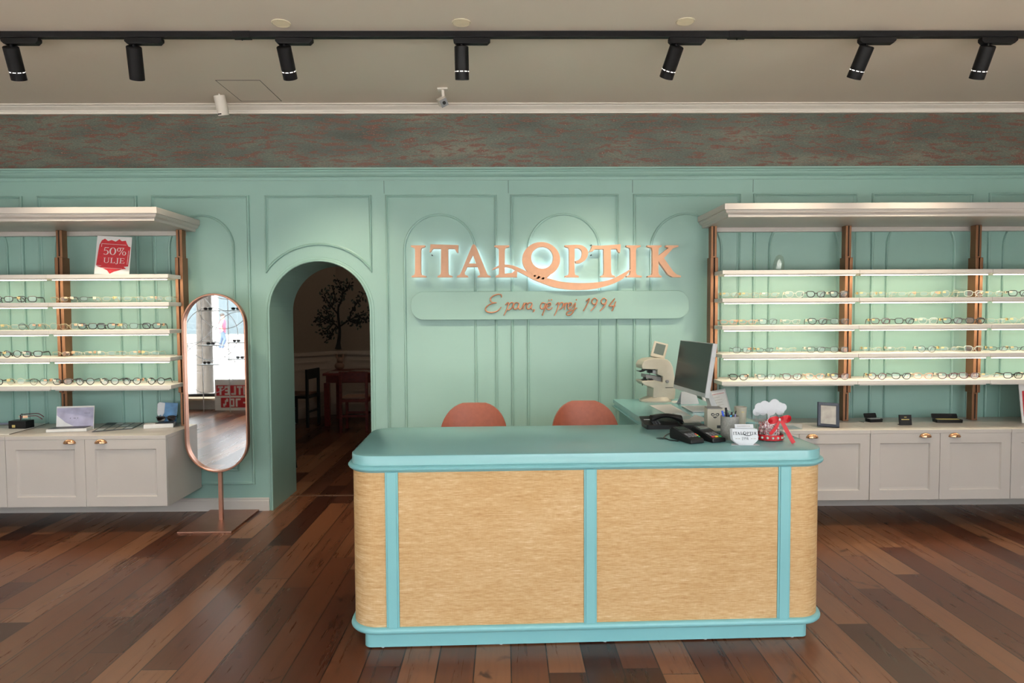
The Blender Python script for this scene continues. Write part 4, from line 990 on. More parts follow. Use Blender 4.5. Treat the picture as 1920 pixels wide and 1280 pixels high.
sheet('paper_sheet', [(1258, 753), (1262, 751), (1281, 752), (1264, 756)], 'small white paper corner behind the beige instrument', 'paper')
sheet('paper_note', [(1290, 797), (1303, 786.5), (1320, 792), (1320, 799)], 'loose white note on the flat black device', 'paper', dz=.0285)
# clear acrylic tray
q = at(1300, 783); t = thing('acrylic_tray', 'clear acrylic tray on the side desk beside the white box', 'tray', q, R(8))
bm = newbm(); box(bm, -.11, .11, -.06, .06, 0, .003); obj('tray_base', bm, 'acrylic', t)
for a in ((-.11, .11, -.06, -.057), (-.11, .11, .057, .06), (-.11, -.107, -.057, .057), (.107, .11, -.057, .057)): bm = newbm(); box(bm, *a, .003, .022); obj('tray_wall', bm, 'acrylic', t)
# certificate leaning on the rack post
q = atZ(1353, 779, CT + .001); t = thing('certificate_frame', 'white framed certificate with a thin red line, behind the pen cup', 'framed certificate', (atY(1352, 760, -.30).x, -.30, CT + .001), R(14))
mt_ = Matrix.Rotation(R(-14), 4, 'X') @ Matrix.Rotation(R(-8), 4, 'Y')
bm = newbm(); box(bm, -.105, .105, -.006, .006, 0, .245); fr_ = obj('frame', bm, 'silver', t, bevel=.002); fr_.matrix_local = Matrix.Translation((0, 0, .016)) @ mt_
bm = newbm(); box(bm, -.093, .093, -.0075, -.0055, .012, .233); obj('certificate', bm, 'paper', fr_)
bm = newbm(); box(bm, -.085, .085, -.0085, -.0072, .214, .217); obj('red_line', bm, 'red', fr_)
bm = newbm()
for z, w in ((.19, .05), (.17, .07), (.15, .065), (.13, .07), (.10, .03)): box(bm, -w, w * .8, -.0085, -.0072, z, z + .0022)
obj('text_lines', bm, 'greyprint', fr_)
# desk phone and flat device
q = at(1237, 801); t = thing('office_phone', 'black office phone with corded handset at the counter\'s back edge', 'phone', q, R(3))
bm = newbm(); loft(bm, [rrect(-.088, .095, -.062, .065, .010, z, 4) for z in (0, .022)] + [[(x * 1.0, y, .024 + max(0, (y + .06)) * .22) for x, y, _ in rrect(-.10, .097, -.055, .075, .010, 0, 4)]]); obj('phone_base', bm, 'plastic', t, smooth=True)
bm = newbm(); L = []
for i in range(13):
    a = -1 + i / 6; w = .020 + .010 * abs(a) ** 3; hh = .013 + .012 * abs(a) ** 3; zc = .066 - .022 * a * a; xx = .035 + a * .082
    L.append([(xx + .0, .0 + w * math.cos(b) * 1.1 + a * -.012, zc + hh * math.sin(b)) for b in [2 * math.pi * j / 12 for j in range(12)]])
loft(bm, L); obj('handset', bm, 'plastic', t, smooth=True)
bm = newbm(); box(bm, -.085, -.052, .020, .050, .0395, .0405); obj('white_label', bm, 'paper', t, rot=(R(5), 0, 0), loc=(0, 0, 0))
bm = newbm()
for i in range(3):
    for j in range(4): x, y = -.045 + i * .016, -.045 + j * .015; box(bm, x - .005, x + .005, y - .004, y + .004, .022 + .22 * (y + .06) + .0, .0275 + .22 * (y + .06))
obj('keypad', bm, 'plastic2', t)
bm = newbm(); tube(bm, smooth_path([(.118, -.01, .052), (.135, -.035, .01), (.11, -.06, .004), (.075, -.07, .004)], 6), .0022, 6); obj('cord', bm, 'plastic', t, smooth=True)
q = at(1301, 806); t = thing('flat_black_device', 'flat black box behind the two payment terminals', 'electronic device', q, R(2))
bm = newbm(); loft(bm, [rrect(-.075, .058, -.018, .075, .006, z, 4) for z in (0, .026, .028)]); obj('case', bm, 'plastic', t, smooth=True)
bm = newbm(); box(bm, -.06, .045, .0, .06, .0281, .0288); obj('top_panel', bm, 'screen', t)
# card payment terminals
def terminal(px, py, rz, label, cols, side):
    t = thing('payment_terminal', label, 'payment terminal', at(px, py), rz, 'card terminals on the counter')
    prof = [(-.088, .004), (-.085, .020), (-.030, .034), (.030, .050), (.080, .058), (.094, .050), (.096, .010), (.090, 0), (-.080, 0)]
    L = []
    for xx, k in ((-.039, .90), (-.036, 1.0), (.036, 1.0), (.039, .90)): L.append([(xx, y * (1 if k == 1 else .97), z * k + .0008) for y, z in prof])
    bm = newbm(); loft(bm, L); obj('terminal_body', bm, 'plastic', t, bevel=.003)
    def onface(y): 
        for (y0, z0), (y1, z1) in zip(prof[1:5], prof[2:6]):
            if y0 <= y <= y1: return z0 + (z1 - z0) * (y - y0) / (y1 - y0)
        return .05
    def patch(nm, m, x0, x1, y0, y1, h=.0015, par=t):
        bm = newbm(); vs = [(x, y, onface(y) + .0008 + dz) for dz in (-.001, h) for x, y in ((x0, y0), (x1, y0), (x1, y1), (x0, y1))]
        loft(bm, [vs[:4], vs[4:]]); return obj(nm, bm, m, par)
    patch('display_bezel', 'plastic2', -.032, .032, .012, .076, .001); patch('display', 'lcd' if side else 'screen', -.027, .027, .028, .068, .0022)
    for i in range(3):
        for j in range(3): patch('key', 'rubber', -.028 + i * .019, -.014 + i * .019, -.052 + j * .014, -.043 + j * .014, .003)
    if side:
        for i, m in enumerate(cols): patch('function_key', m, -.028 + i * .020, -.012 + i * .020, -.068, -.058, .003)
    else:
        for i, m in enumerate(cols): patch('function_key', m, .027, .034, -.034 - i * .013, -.025 - i * .013, .003)
    return t
terminal(1288, 826, R(20), 'black payment terminal with coloured keys at its right side, left of the pair', ['redkey', 'yellow', 'green'], 0)
t2 = terminal(1328, 824, R(20), 'black payment terminal with a row of coloured keys, right of the pair', ['redkey', 'yellow', 'green'], 1)
bm = newbm(); P = [at(1267, 815), at(1255, 814), at(1245, 821), at(1256, 826), at(1272, 828)]; tube(bm, smooth_path([(v.x, v.y, Z + .004) for v in P], 6), .0025, 8)
tag(obj('power_cord', bm, 'plastic', smooth=True), 'short black cord loop left of the payment terminals', 'cord')
bm = newbm(); P = [at(1344, 812), at(1354, 815), at(1362, 814)]; tube(bm, smooth_path([(v.x, v.y, Z + .004) for v in P], 6), .0022, 8)
tag(obj('power_cord', bm, 'plastic', smooth=True), 'black cord between the right payment terminal and the pen cup', 'cord')
bm = newbm(); lathe(bm, [(.030, 0), (.030, .0012), (.028, .0016)], 28); tag(obj('clear_sticker', bm, 'acrylic', loc=at(1241, 822)), 'clear round sticker on the counter top left of the terminals', 'sticker')
# white box with a mask emblem
q = at(1338, 807); t = thing('card_box', 'white box with a black mask emblem and dark lid', 'box', q, R(-4))
bm = newbm(); box(bm, -.041, .041, -.03, .045, 0, .122); obj('box_body', bm, 'beige', t, bevel=.004)
bm = newbm(); box(bm, -.040, .040, -.029, .044, .1222, .127); obj('lid', bm, 'grey', t, bevel=.002)
bm = newbm()
for s_2 in (-1, 1):
    o_ = [(0, .092), (s_2 * .010, .100), (s_2 * .020, .099), (s_2 * .022, .090), (s_2 * .015, .083), (s_2 * .007, .085)]
    i_ = [(s_2 * .004, .0905), (s_2 * .010, .095), (s_2 * .016, .0945), (s_2 * .017, .0895), (s_2 * .013, .087), (s_2 * .008, .088)]
    for a in range(6):
        b = (a + 1) % 6; prism_xz(bm, [o_[a], o_[b], i_[b], i_[a]], -.0312, -.0298)
prism_xz(bm, [(-.011, .083), (-.004, .079), (0, .082), (.005, .079), (.011, .083), (.007, .073), (.003, .076), (0, .069), (-.004, .075), (-.008, .073)], -.0312, -.0298)
obj('mask_emblem', bm, 'ink', t)
bm = newbm(); box(bm, .010, .032, -.0312, -.0298, .018, .034); obj('black_label', bm, 'ink', t)
# pen cup with pens
q = at(1368, 822); t = thing('pen_cup', 'round grey pen cup between the white box and the card stand', 'pen holder', q)
bm = newbm(); R0 = .0445; loft(bm, [[(r_ * math.cos(R(a)), r_ * math.sin(R(a)), z) for a in range(0, 360, 12)] for r_, z in ((R0, 0), (R0, .115), (R0 - .002, .1165), (R0 - .003, .115), (R0 - .003, .004))]); obj('cup', bm, 'cardgrey', t, smooth=True)
bm = newbm(); lathe(bm, [(R0 - .0032, .0035), (R0 - .0032, .001)], 24); obj('base', bm, 'cardgrey', t)
for px, py, m, rr2, nm in ((1354, 770, 'blue', .0055, 'bright blue pen leaning left in the grey cup'), (1361, 764, 'plastic', .0065, 'tallest black marker in the grey cup'), (1368, 777, 'cyan', .006, 'light blue pen at the front of the cup'),
                           (1372, 772, 'plastic', .0055, 'black marker right of the light blue pen'), (1380, 770, 'plastic', .0035, 'thin black pen leaning right in the grey cup'), (1379, 776, 'lilac', .0045, 'lilac pen at the right side of the cup'), (1365, 773, 'navy', .005, 'dark navy pen in the middle of the cup')):
    tp = atY(px, py, q.y + (.012 if m == 'plastic' else -.008)); base = Vector((q.x + (tp.x - q.x) * .15, q.y + (tp.y - q.y) * .2, Z + .010))
    if m == 'cyan': base.y = tp.y = q.y - .025
    e = thing('pen', nm, 'pen', base, group='pens in the grey cup'); v = tp - base
    bm = newbm(); cyl(bm, (0, 0, 0), v * .72, rr2 * .85, n=12); obj('barrel', bm, m, e, smooth=True)
    bm = newbm(); cyl(bm, v * .70, v, rr2, rr2 * .85, 12); obj('cap', bm, m, e, smooth=True)
# cream cup behind
q = at(1388, 797); t = thing('cream_cup', 'cream paper cup with a small dark mark behind the pen cup', 'cup', q)
bm = newbm(); lathe(bm, [(.028, 0), (.0345, .105), (.0335, .106), (.0275, .003)], 28); obj('cup', bm, 'beige', t, smooth=True)
bm = newbm(); box(bm, -.006, .008, -.0345, -.030, .078, .082); obj('mark', bm, 'gold', t)
# business card stand
q = at(1396, 833); t = thing('card_stand', 'white business card stand printed with the shop logo, in front of the jar', 'card holder', q, R(-2))
bm = newbm(); loft(bm, [[(x, y, z) for x, y in ((-.070, -.022), (.066, -.022), (.056, .020), (-.056, .020))] for z in (0, .002)]); obj('foot', bm, 'card', t)
def cardplate(y, w, pts, nm, lean=.28, th=.0012):
    bm = newbm(); prism(bm, pts, lambda a, b: (a, y + b * lean, b + .002), lambda a, b: (a, y + th + b * lean, b + .002)); return obj(nm, bm, 'card', t)
fp = [(-.034, 0), (.034, 0), (.058, .020), (.061, .026), (.061, .070), (.058, .074), (-.058, .074), (-.061, .070), (-.061, .026), (-.058, .020)]
fpl = cardplate(-.020, 0, fp, 'front_plate')
cardplate(-.013, 0, [(a * .98 - .004, b * 1.0 + .001) for a, b in fp], 'business_card'); cardplate(-.006, 0, [(a - .006, b) for a, b in fp], 'business_card')
cardplate(.002, 0, [(-.040, .004), (.050, .004), (.050, .092), (-.040, .092)], 'back_card')
def printed(polys, u0, v0, sc_, x0, z0, y, lean, m, par, nm):
    bm = newbm()
    for q_ in polys:
        P = [(x0 + (a - u0) * sc_, z0 - (b - v0) * sc_) for a, b in q_]
        loft(bm, [[(a, y - dy_ + b * lean, b + .002) for a, b in P] for dy_ in (.0, .0006)])
    return obj(nm, bm, m, par)
allp = [q_ for ch, ps in LOGO for q_ in ps]
printed(allp, 907, 351, .116 / 1640, 0, .053, -.0202, .28, 'ink', t, 'logo_print')
def digits(s, x, z, h):
    D = {'1': [[(.25, 0), (.45, 0), (.45, 1), (.3, 1), (.1, .82), (.25, .84)]], '9': [[(0, .95 - 0), (0, 0), (0, 0)]], '4': []}
    out = []
    for ch in s:
        w = h * .6
        if ch == '1': qs = [[(.35, 0), (.55, 0), (.55, 1), (.35, 1)], [(.2, 0), (.7, 0), (.7, .06), (.2, .06)], [(.15, .8), (.4, .9), (.4, 1)]]
        elif ch == '9': qs = [[(a, 1 - b) for a, b in q_] for q_ in ring_poly(.5, .3, .38, .3, .22, .24, n=16)] + [[(.72, .7), (.88, .7), (.62, .12), (.3, 0), (.5, .15)]]
        elif ch == '4': qs = [[(.55, 0), (.75, 0), (.75, 1), (.55, 1)], [(.1, .25), (.95, .25), (.95, .35), (.1, .35)], [(.1, .3), (.22, .3), (.68, 1), (.55, 1)]]
        out += [[(x + a * w, z + b * h) for a, b in q_] for q_ in qs]; x += w * 1.0
    return out
bm = newbm()
for q_ in digits('1994', -.018, .0225, .0135): loft(bm, [[(a, -.0202 - dy_ + b * .28, b + .002) for a, b in q_] for dy_ in (0, .0006)])
obj('year_print', bm, 'ink', t)
bm = newbm()
for x0_, x1_ in ((-.048, -.038), (-.034, -.026), (.026, .034), (.038, .050)):
    loft(bm, [[(a, -.0202 - dy_ + b * .28, b + .002) for a, b in ((x0_, .027), (x1_, .027), (x1_, .030), (x0_, .030))] for dy_ in (0, .0006)])
for i in range(9): x0_ = -.028 + i * .007; loft(bm, [[(a, .0018 - dy_ + b * .28, b + .002) for a, b in ((x0_, .081), (x0_ + .005, .081), (x0_ + .005, .085), (x0_, .085))] for dy_ in (0, .0006)])
obj('grey_print', bm, 'greyprint', t)
# candy jar with ribbon
q = at(1442, 824); t = thing('candy_jar', 'round glass jar of wrapped candies tied with a red ribbon', 'jar', q); JR = .066
bm = newbm(); lathe(bm, [(JR - .004, 0), (JR, .004), (JR, .138), (JR - .001, .1395), (JR - .003, .138), (JR - .003, .007)], 40, cap0=True, cap1=True); obj('glass_body', bm, 'jarglass', t, smooth=True)
bm = newbm(); loft(bm, [[(r_ * math.cos(R(a)), r_ * math.sin(R(a)), z) for a in range(0, 360, 9)] for r_, z in ((JR + .0005, .006), (JR + .0022, .007), (JR + .0022, .032), (JR + .0005, .033))], False, False); rb = obj('ribbon_band', bm, 'satin', t, smooth=True)
for a in range(200, 345, 21):
    bm = newbm(); c_, s_3 = math.cos(R(a)), math.sin(R(a)); ball(bm, ((JR + .004) * c_, (JR + .004) * s_3, .020), .0068, seg=8, rings=6); obj('rhinestone', bm, 'gem', rb)
bx, by = .020, -JR - .006; bm = newbm()
def rib(pts, w): 
    P = smooth_path(pts, 5); L = []
    for i, p_ in enumerate(P):
        t_ = (P[min(i + 1, len(P) - 1)] - P[max(i - 1, 0)]).normalized(); n_ = Vector((-t_.z, 0, t_.x)).normalized() if abs(t_.x) + abs(t_.z) > 1e-6 else Vector((0, 0, 1))
        ww = w[0] + (w[1] - w[0]) * min(1, 2 * i / (len(P) - 1)) if len(w) == 2 else w[0]
        L.append([p_ + n_ * ww / 2, p_ + n_ * ww / 2 + Vector((0, .0012, 0)), p_ - n_ * ww / 2 + Vector((0, .0012, 0)), p_ - n_ * ww / 2])
    loft(bm, L)
bz = .113
rib([(bx, by, bz), (bx - .018, by - .010, bz + .010), (bx - .040, by - .012, bz + .004), (bx - .046, by - .006, bz - .006), (bx - .030, by + .002, bz - .010), (bx, by, bz)], (.010, .024))
rib([(bx, by, bz), (bx + .014, by - .012, bz + .010), (bx + .036, by - .014, bz + .012), (bx + .042, by - .006, bz + .002), (bx + .030, by + .002, bz - .004), (bx, by, bz)], (.010, .028))
rib([(bx, by, bz), (bx - .010, by - .006, bz - .025), (bx - .030, by - .004, bz - .055), (bx - .046, by - .001, bz - .072)], (.010, .016))
rib([(bx, by, bz), (bx + .014, by - .010, bz - .018), (bx + .034, by - .020, bz - .060), (bx + .060, by - .030, .002)], (.010, .020))
obj('ribbon_bow', bm, 'satin', t, smooth=True)
bm = newbm(); ball(bm, (bx, by - .006, bz), .008, .8, .6, 1.1, 8, 6); obj('bow_clasp', bm, 'gem', t)
rc = random.Random(5); proto = None; placed = []
tries = 0
while len(placed) < 70 and tries < 9000:
    tries += 1
    a, rr3 = rc.uniform(0, 6.28), (JR - .019) * math.sqrt(rc.random()); z = .019 + rc.random() * .075
    v = Vector((rr3 * math.cos(a), rr3 * math.sin(a), z))
    if z > .075 + .02 * (1 - rr3 / JR): continue
    if all((v - u_).length > .0165 for u_ in placed): placed.append(v)
bm = newbm(); ball(bm, (0, 0, 0), .0085, 1.1, .8, .8, 8, 6)
for s_4 in (-1, 1): loft(bm, [[(s_4 * .008, .002 * math.cos(a), .002 * math.sin(a)) for a in (0, 1.57, 3.14, 4.71)], [(s_4 * .0125, .005 * math.cos(a), .005 * math.sin(a)) for a in (0, 1.57, 3.14, 4.71)]])
proto = obj('candy', bm, 'candy', smooth=False); proto.data.materials.append(M['candyred'])
for i_, p_ in enumerate(proto.data.polygons): p_.material_index = 1 if (i_ // 2) % 3 == 0 else 0
for i, v in enumerate(placed):
    o = proto if i == 0 else proto.copy()
    if i: COL.objects.link(o)
    o.location = Vector(q) + v; o.rotation_euler = (rc.uniform(0, 6), rc.uniform(0, 6), rc.uniform(0, 6))
    tag(o, 'small red and white wrapped candy inside the glass jar', 'candy', 'wrapped candies in the jar')
# white cloud-shaped cards standing in the jar's opening
bm = newbm(); cl = [(-.062, -.002, .020), (-.048, .020, .024), (-.022, .028, .026), (.002, .022, .024), (.028, .036, .026), (.052, .024, .022), (.070, .020, .020), (.056, .002, .022), (-.030, .002, .022), (.010, .004, .026)]
pc = atY(1442, 771, q.y + .02)
for i, (a, b, r_) in enumerate(cl): cyl(bm, (a, i * .0002, b), (a, i * .0002 + .0015, b), r_, n=24)
box(bm, -.006, .006, .0, .0012, -.055, 0)
tag(obj('cloud_card', bm, 'card', loc=pc), 'white cloud-shaped card standing up from the candy jar', 'card')
# acrylic stand on the cabinet behind the jar
q = atZ(1452, 795, CT + .001); t = thing('acrylic_stand', 'clear acrylic display stand on the white cabinet behind the candy jar', 'display stand', (atY(1452, 790, -.42).x, -.42, CT + .001))
bm = newbm(); box(bm, -.175, .165, -.09, .06, 0, .004); obj('base', bm, 'acrylic', t)
bm = newbm(); box(bm, -.175, .165, -.09, -.086, .004, .040); obj('front_lip', bm, 'acrylic', t)
bm = newbm(); box(bm, -.175, .06, .05, .054, .004, .120); obj('back_plate', bm, 'acrylic', t)

# ------------------------------------------------------------------ things on the cabinets and top shelves
def onC(px, py): return atZ(px, py, CT + .0008)
# right: picture frame, cases, small sign, red poster
q = atY(1553, 795, -.44); t = thing('picture_frame', 'dark navy picture frame leaning on the right cabinet', 'picture frame', (q.x, -.44, CT + .001), R(-12))
mt_ = Matrix.Translation((0, 0, .004)) @ Matrix.Rotation(R(-14), 4, 'X') @ Matrix.Rotation(R(3), 4, 'Y')
bm = newbm(); L = [[(x, y, z) for x, z in ((-.074 + i, i), (.074 - i, i), (.074 - i, .178 - i), (-.074 + i, .178 - i))] for i, y in ((0, .009), (0, -.006), (.004, -.009), (.020, -.007), (.022, -.002))]; loft(bm, L); f_ = obj('frame', bm, 'navy', t); f_.matrix_local = mt_
bm = newbm(); box(bm, -.052, .052, -.0035, -.0025, .022, .156); obj('picture', bm, 'greyprint', f_)
bm = newbm(); prism(bm, [(-.02, 0), (.02, 0), (.014, .13), (-.014, .13)], lambda a, b: (a, .075 - b * .27, b + .0005), lambda a, b: (a, .078 - b * .27, b + .0005)); obj('easel_back', bm, 'navy', t)
def open_case(px, py, rz, label, L_, tone):
    q = onC(px, py); t = thing('glasses_case', label, 'glasses case', q, rz, 'open glasses cases on the right cabinets')
    bm = newbm(); loft(bm, [rrect(-L_ / 2, L_ / 2, -.035, .03, .008, 0, 4), rrect(-L_ / 2 - .002, L_ / 2 + .002, -.037, .032, .008, .024, 4), rrect(-L_ / 2 + .003, L_ / 2 - .003, -.032, .027, .006, .024, 4), rrect(-L_ / 2 + .005, L_ / 2 - .005, -.030, .025, .006, .010, 4)]); obj('case_body', bm, 'plastic', t, smooth=True)
    bm = newbm(); loft(bm, [[(x, .034 + (y + .03) * .25, .024 + (y + .03) * .5 + dz) for x, y, _ in rrect(-L_ / 2, L_ / 2, -.03, .03, .008, 0, 4)] for dz in (0, .004)]); obj('case_lid', bm, 'plastic', t)
    bm = newbm(); box(bm, -L_ * .42, L_ * .42, -.026, .020, .0105, .026); obj('lining', bm, 'gold' if tone else 'silver', t, bevel=.005)
    bm = newbm(); box(bm, -L_ / 2 - .05, -L_ / 2 - .012, -.03, .03, 0, .003); 
    if not tone: obj('cleaning_cloth', bm, 'greyprint', t)
    else: bm.free()
    return t
open_case(1638, 790, R(8), 'small open black glasses case with a grey cloth, nearest the dark picture frame', .105, 0)
open_case(1776, 791, R(-5), 'long open black glasses case with gold lining near the right post', .19, 1)
q = atY(1698, 787, -.36); t = thing('small_sign', 'small square black sign on the right cabinet', 'sign', (q.x, -.36, CT + .0008))
bm = newbm(); box(bm, -.046, .046, -.004, .004, 0, .076); obj('plate', bm, 'plastic', t, rot=(R(-8), 0, 0))
bm = newbm(); box(bm, -.040, .040, -.002, .034, 0, .003); obj('foot', bm, 'plastic', t)
bm = newbm()
for i in range(6): box(bm, -.030 + i * .010, -.023 + i * .010, -.0062, -.0038, .038, .045)
box(bm, -.008, -.001, -.0062, -.0038, .056, .061); box(bm, .001, .008, -.0062, -.0038, .056, .061)
obj('gold_lettering', bm, 'gold', t, rot=(R(-8), 0, 0))
# red and white poster at the right edge
q = atY(1912, 785, -.30); t = thing('sale_poster', 'white and red poster leaning at the right edge of the photo', 'poster', (q.x + .21, -.33, CT + .001), R(-4))
bm = newbm(); box(bm, -.205, .205, -.003, .003, 0, .297); a_o = obj('board', bm, 'paper', t, rot=(R(-10), 0, 0), loc=(0, 0, .001))
bm = newbm(); rq = random.Random(2); pts = [(-.19, .05)] + [(-.19 + .38 * i / 14, .03 + rq.uniform(0, .03)) for i in range(1, 14)] + [(.19, .06), (.19, .25)] + [(.19 - .38 * i / 14, .27 - rq.uniform(0, .03)) for i in range(1, 14)] + [(-.185, .24)]
prism_xz(bm, pts, -.0045, -.0028); obj('red_brush', bm, 'red', a_o)
# left: 50% sign on the top shelf
L1 = atY(179, 514, -.33); L2 = atY(240, 514, -.33); L3 = atY(183, 442, -.30)
wS, hS = .235, L3.z - SZL[0]
t = thing('sale_sign', 'white card with red brush paint reading 50% ULJE on the top left shelf', 'sign', ((L1.x + L2.x) / 2, -.33, SZL[0] + .001), R(9))
bm = newbm(); box(bm, -wS / 2, wS / 2, -.0015, .0015, 0, hS); cd = obj('card', bm, 'paper', t, rot=(R(-10), R(2), 0))
bm = newbm(); prism(bm, [(-.04, 0), (.04, 0), (.02, .16), (-.02, .16)], lambda a, b: (a, .10 - b * .45, b), lambda a, b: (a, .102 - b * .45, b)); obj('strut', bm, 'paper', t)
def SU(u, v): return (-wS / 2 + (u - 655) / (905 - 655) * wS, hS - (v - 304) / (572 - 304) * hS)
rq = random.Random(4)
outer = [(690, 335), (712, 322), (735, 338), (760, 330), (790, 340), (815, 322), (835, 335), (862, 330), (872, 352), (884, 370), (900, 376), (897, 430), (893, 512), (862, 516), (880, 530), (850, 534), (820, 545), (795, 552), (765, 568), (745, 545), (712, 530), (672, 518), (664, 510), (668, 450), (672, 400), (676, 366)]
bm = newbm(); prism_xz(bm, [SU(*p_) for p_ in outer], -.0022, -.0014); obj('red_brush', bm, 'red', cd)
def thin(bm, pts, w, y0=-.0030, y1=-.0020):
    for (a, b), (c_, d_) in zip(pts, pts[1:]):
        v = Vector((c_ - a, d_ - b)).normalized(); n_ = Vector((-v.y, v.x)) * w / 2
        prism_xz(bm, [(a + n_.x, b + n_.y), (c_ + n_.x, d_ + n_.y), (c_ - n_.x, d_ - n_.y), (a - n_.x, b - n_.y)], y0, y1)
bm = newbm(); thin(bm, [SU(692, 380), SU(692, 358), SU(868, 362)], .0022); thin(bm, [SU(888, 400), SU(885, 500)], .0022); thin(bm, [SU(665, 512), SU(700, 514)], .0022); thin(bm, [SU(700, 528), SU(850, 530)], .0022); obj('border_line', bm, 'paper', cd)
# letters of the sale sign in a light serif face, (x, z) in cap heights
GLY = {'5': ([[(.18, .94), (.56, .94), (.60, 1.0), (.18, 1.0)], [(.17, 1), (.22, 1), (.18, .58), (.11, .55)]] + [[(a, b) for a, b in q_] for q_ in ring_poly(.30, .32, .30, .32, .18, .27, n=20, a0=-140, a1=130)], .66),
       '0': (ring_poly(.36, .5, .34, .50, .20, .46, n=28), .76), 'U': ([[(.12, .25), (.22, .25), (.22, 1), (.12, 1)], [(.68, .25), (.73, .25), (.73, 1), (.68, 1)], [(.02, .96), (.32, .96), (.32, 1), (.02, 1)], [(.58, .96), (.84, .96), (.84, 1), (.58, 1)]] + ring_poly(.425, .27, .305, .28, .22, .23, n=16, a0=180, a1=360), .92),
       'L': ([[(.12, 0), (.24, 0), (.24, 1), (.12, 1)], [(.02, .96), (.36, .96), (.36, 1), (.02, 1)], [(.02, 0), (.62, 0), (.66, .24), (.62, .24), (.52, .05), (.02, .05)]], .72),
       'J': ([[(.22, .05), (.34, .05), (.34, 1), (.22, 1)], [(.12, .96), (.44, .96), (.44, 1), (.12, 1)]] + ring_poly(.16, .03, .18, .22, .08, .17, n=10, a0=200, a1=365), .52),
       'E': ([[(.12, 0), (.24, 0), (.24, 1), (.12, 1)], [(.02, .95), (.64, .95), (.64, .78), (.68, .78), (.66, 1), (.02, 1)], [(.24, .48), (.50, .48), (.50, .53), (.24, .53)], [(.50, .40), (.53, .40), (.53, .62), (.50, .62)], [(.02, 0), (.68, 0), (.72, .24), (.68, .24), (.60, .05), (.02, .05)]], .76),
       '%': (ring_poly(.22, .74, .20, .26, .12, .22, n=20) + ring_poly(.78, .26, .20, .26, .12, .22, n=20) + [[(.26, 0), (.32, 0), (.76, 1), (.70, 1)], [(.22, .95), (.74, .93), (.76, 1.0), (.24, 1.0)]], 1.04)}
def typeset(bm, s_, x0, z0, h_, y0=-.0032, y1=-.0020, sx=1.):
    for ch in s_:
        ps, adv = GLY[ch]
        for q_ in ps: prism_xz(bm, [(x0 + a * h_ * sx, z0 + b * h_) for a, b in q_], y0, y1)
        x0 += adv * h_ * sx
bm = newbm(); a0_, z0_ = SU(704, 435); _, z1_ = SU(704, 383); typeset(bm, '50%', a0_, z0_, z1_ - z0_, sx=1.18)
a0_, z0_ = SU(712, 492); _, z1_ = SU(712, 456); typeset(bm, 'ULJE', a0_, z0_, z1_ - z0_, sx=1.30); obj('lettering', bm, 'paper', cd)
# crystal award on the right top shelf
q = atY(1463, 504, -.30); t = thing('crystal_award', 'clear crystal trophy on the top right shelf', 'trophy', (q.x, -.27, SZR[0] + .001))
bm = newbm(); L = []
rq = random.Random(9)
for z, w in ((0, .040), (.02, .042), (.05, .043), (.08, .036), (.105, .026), (.118, .012)):
    L.append([((w + rq.uniform(-.003, .003)) * math.cos(a) + .004 * (z / .1), w * .6 * math.sin(a), z) for a in [2 * math.pi * j / 9 for j in range(9)]])
loft(bm, L); obj('crystal', bm, 'crystal', t)
bm = newbm(); prism_xz(bm, [(-.02, .015), (.018, .012), (.022, .05), (.006, .09), (-.012, .07)], -.004, .004); obj('engraving', bm, 'jarglass', t)
# left cabinet: brochure box
def flat(px_list, nm, m, label, cat, th=.003, dz=0.):
    P = [onC(*p_) for p_ in px_list]; c_ = sum(P, Vector()) / len(P); bm = newbm()
    loft(bm, [[(v.x - c_.x, v.y - c_.y, z) for v in P] for z in (0, th)])
    return tag(obj(nm, bm, m, loc=(c_.x, c_.y, CT + .0008 + dz)), label, cat)
q = onC(134, 807); t = thing('brochure_box', 'open violet presentation box standing on the left cabinet', 'display box', q, R(9))
bm = newbm(); loft(bm, [[(x, y, z) for x, y in ((-.145, -.055), (.125, -.055), (.125, .045), (-.125, .045))] for z in (0, .022)]); obj('box_tray', bm, 'paper', t, bevel=.002)
bm = newbm(); loft(bm, [[(x, y, z) for x, y in ((-.135, -.048), (.105, -.048), (.118, .035), (-.118, .035))] for z in (.0223, .026)]); obj('dark_insert', bm, 'darkprint', t)
bm = newbm(); box(bm, -.125, .130, .046, .052, 0.001, .180); ld = obj('box_lid', bm, 'paper', t, rot=(R(-8), 0, 0))
bm = newbm(); box(bm, -.122, .127, .0442, .0458, .018, .168); obj('printed_panel', bm, 'violet', ld)
bm = newbm(); prism_xz(bm, [(-.122, .018), (.02, .018), (-.06, .06), (-.122, .115)], .0434, .0444); obj('pale_print', bm, 'card', ld)
bm = newbm()
for x_ in (-.03, -.005, .003, .02): box(bm, x_ - .0025, x_ + .0025, .043, .0444, .088, .093)
box(bm, .065, .105, .043, .0444, .125, .127); obj('text_print', bm, 'darkprint', ld)
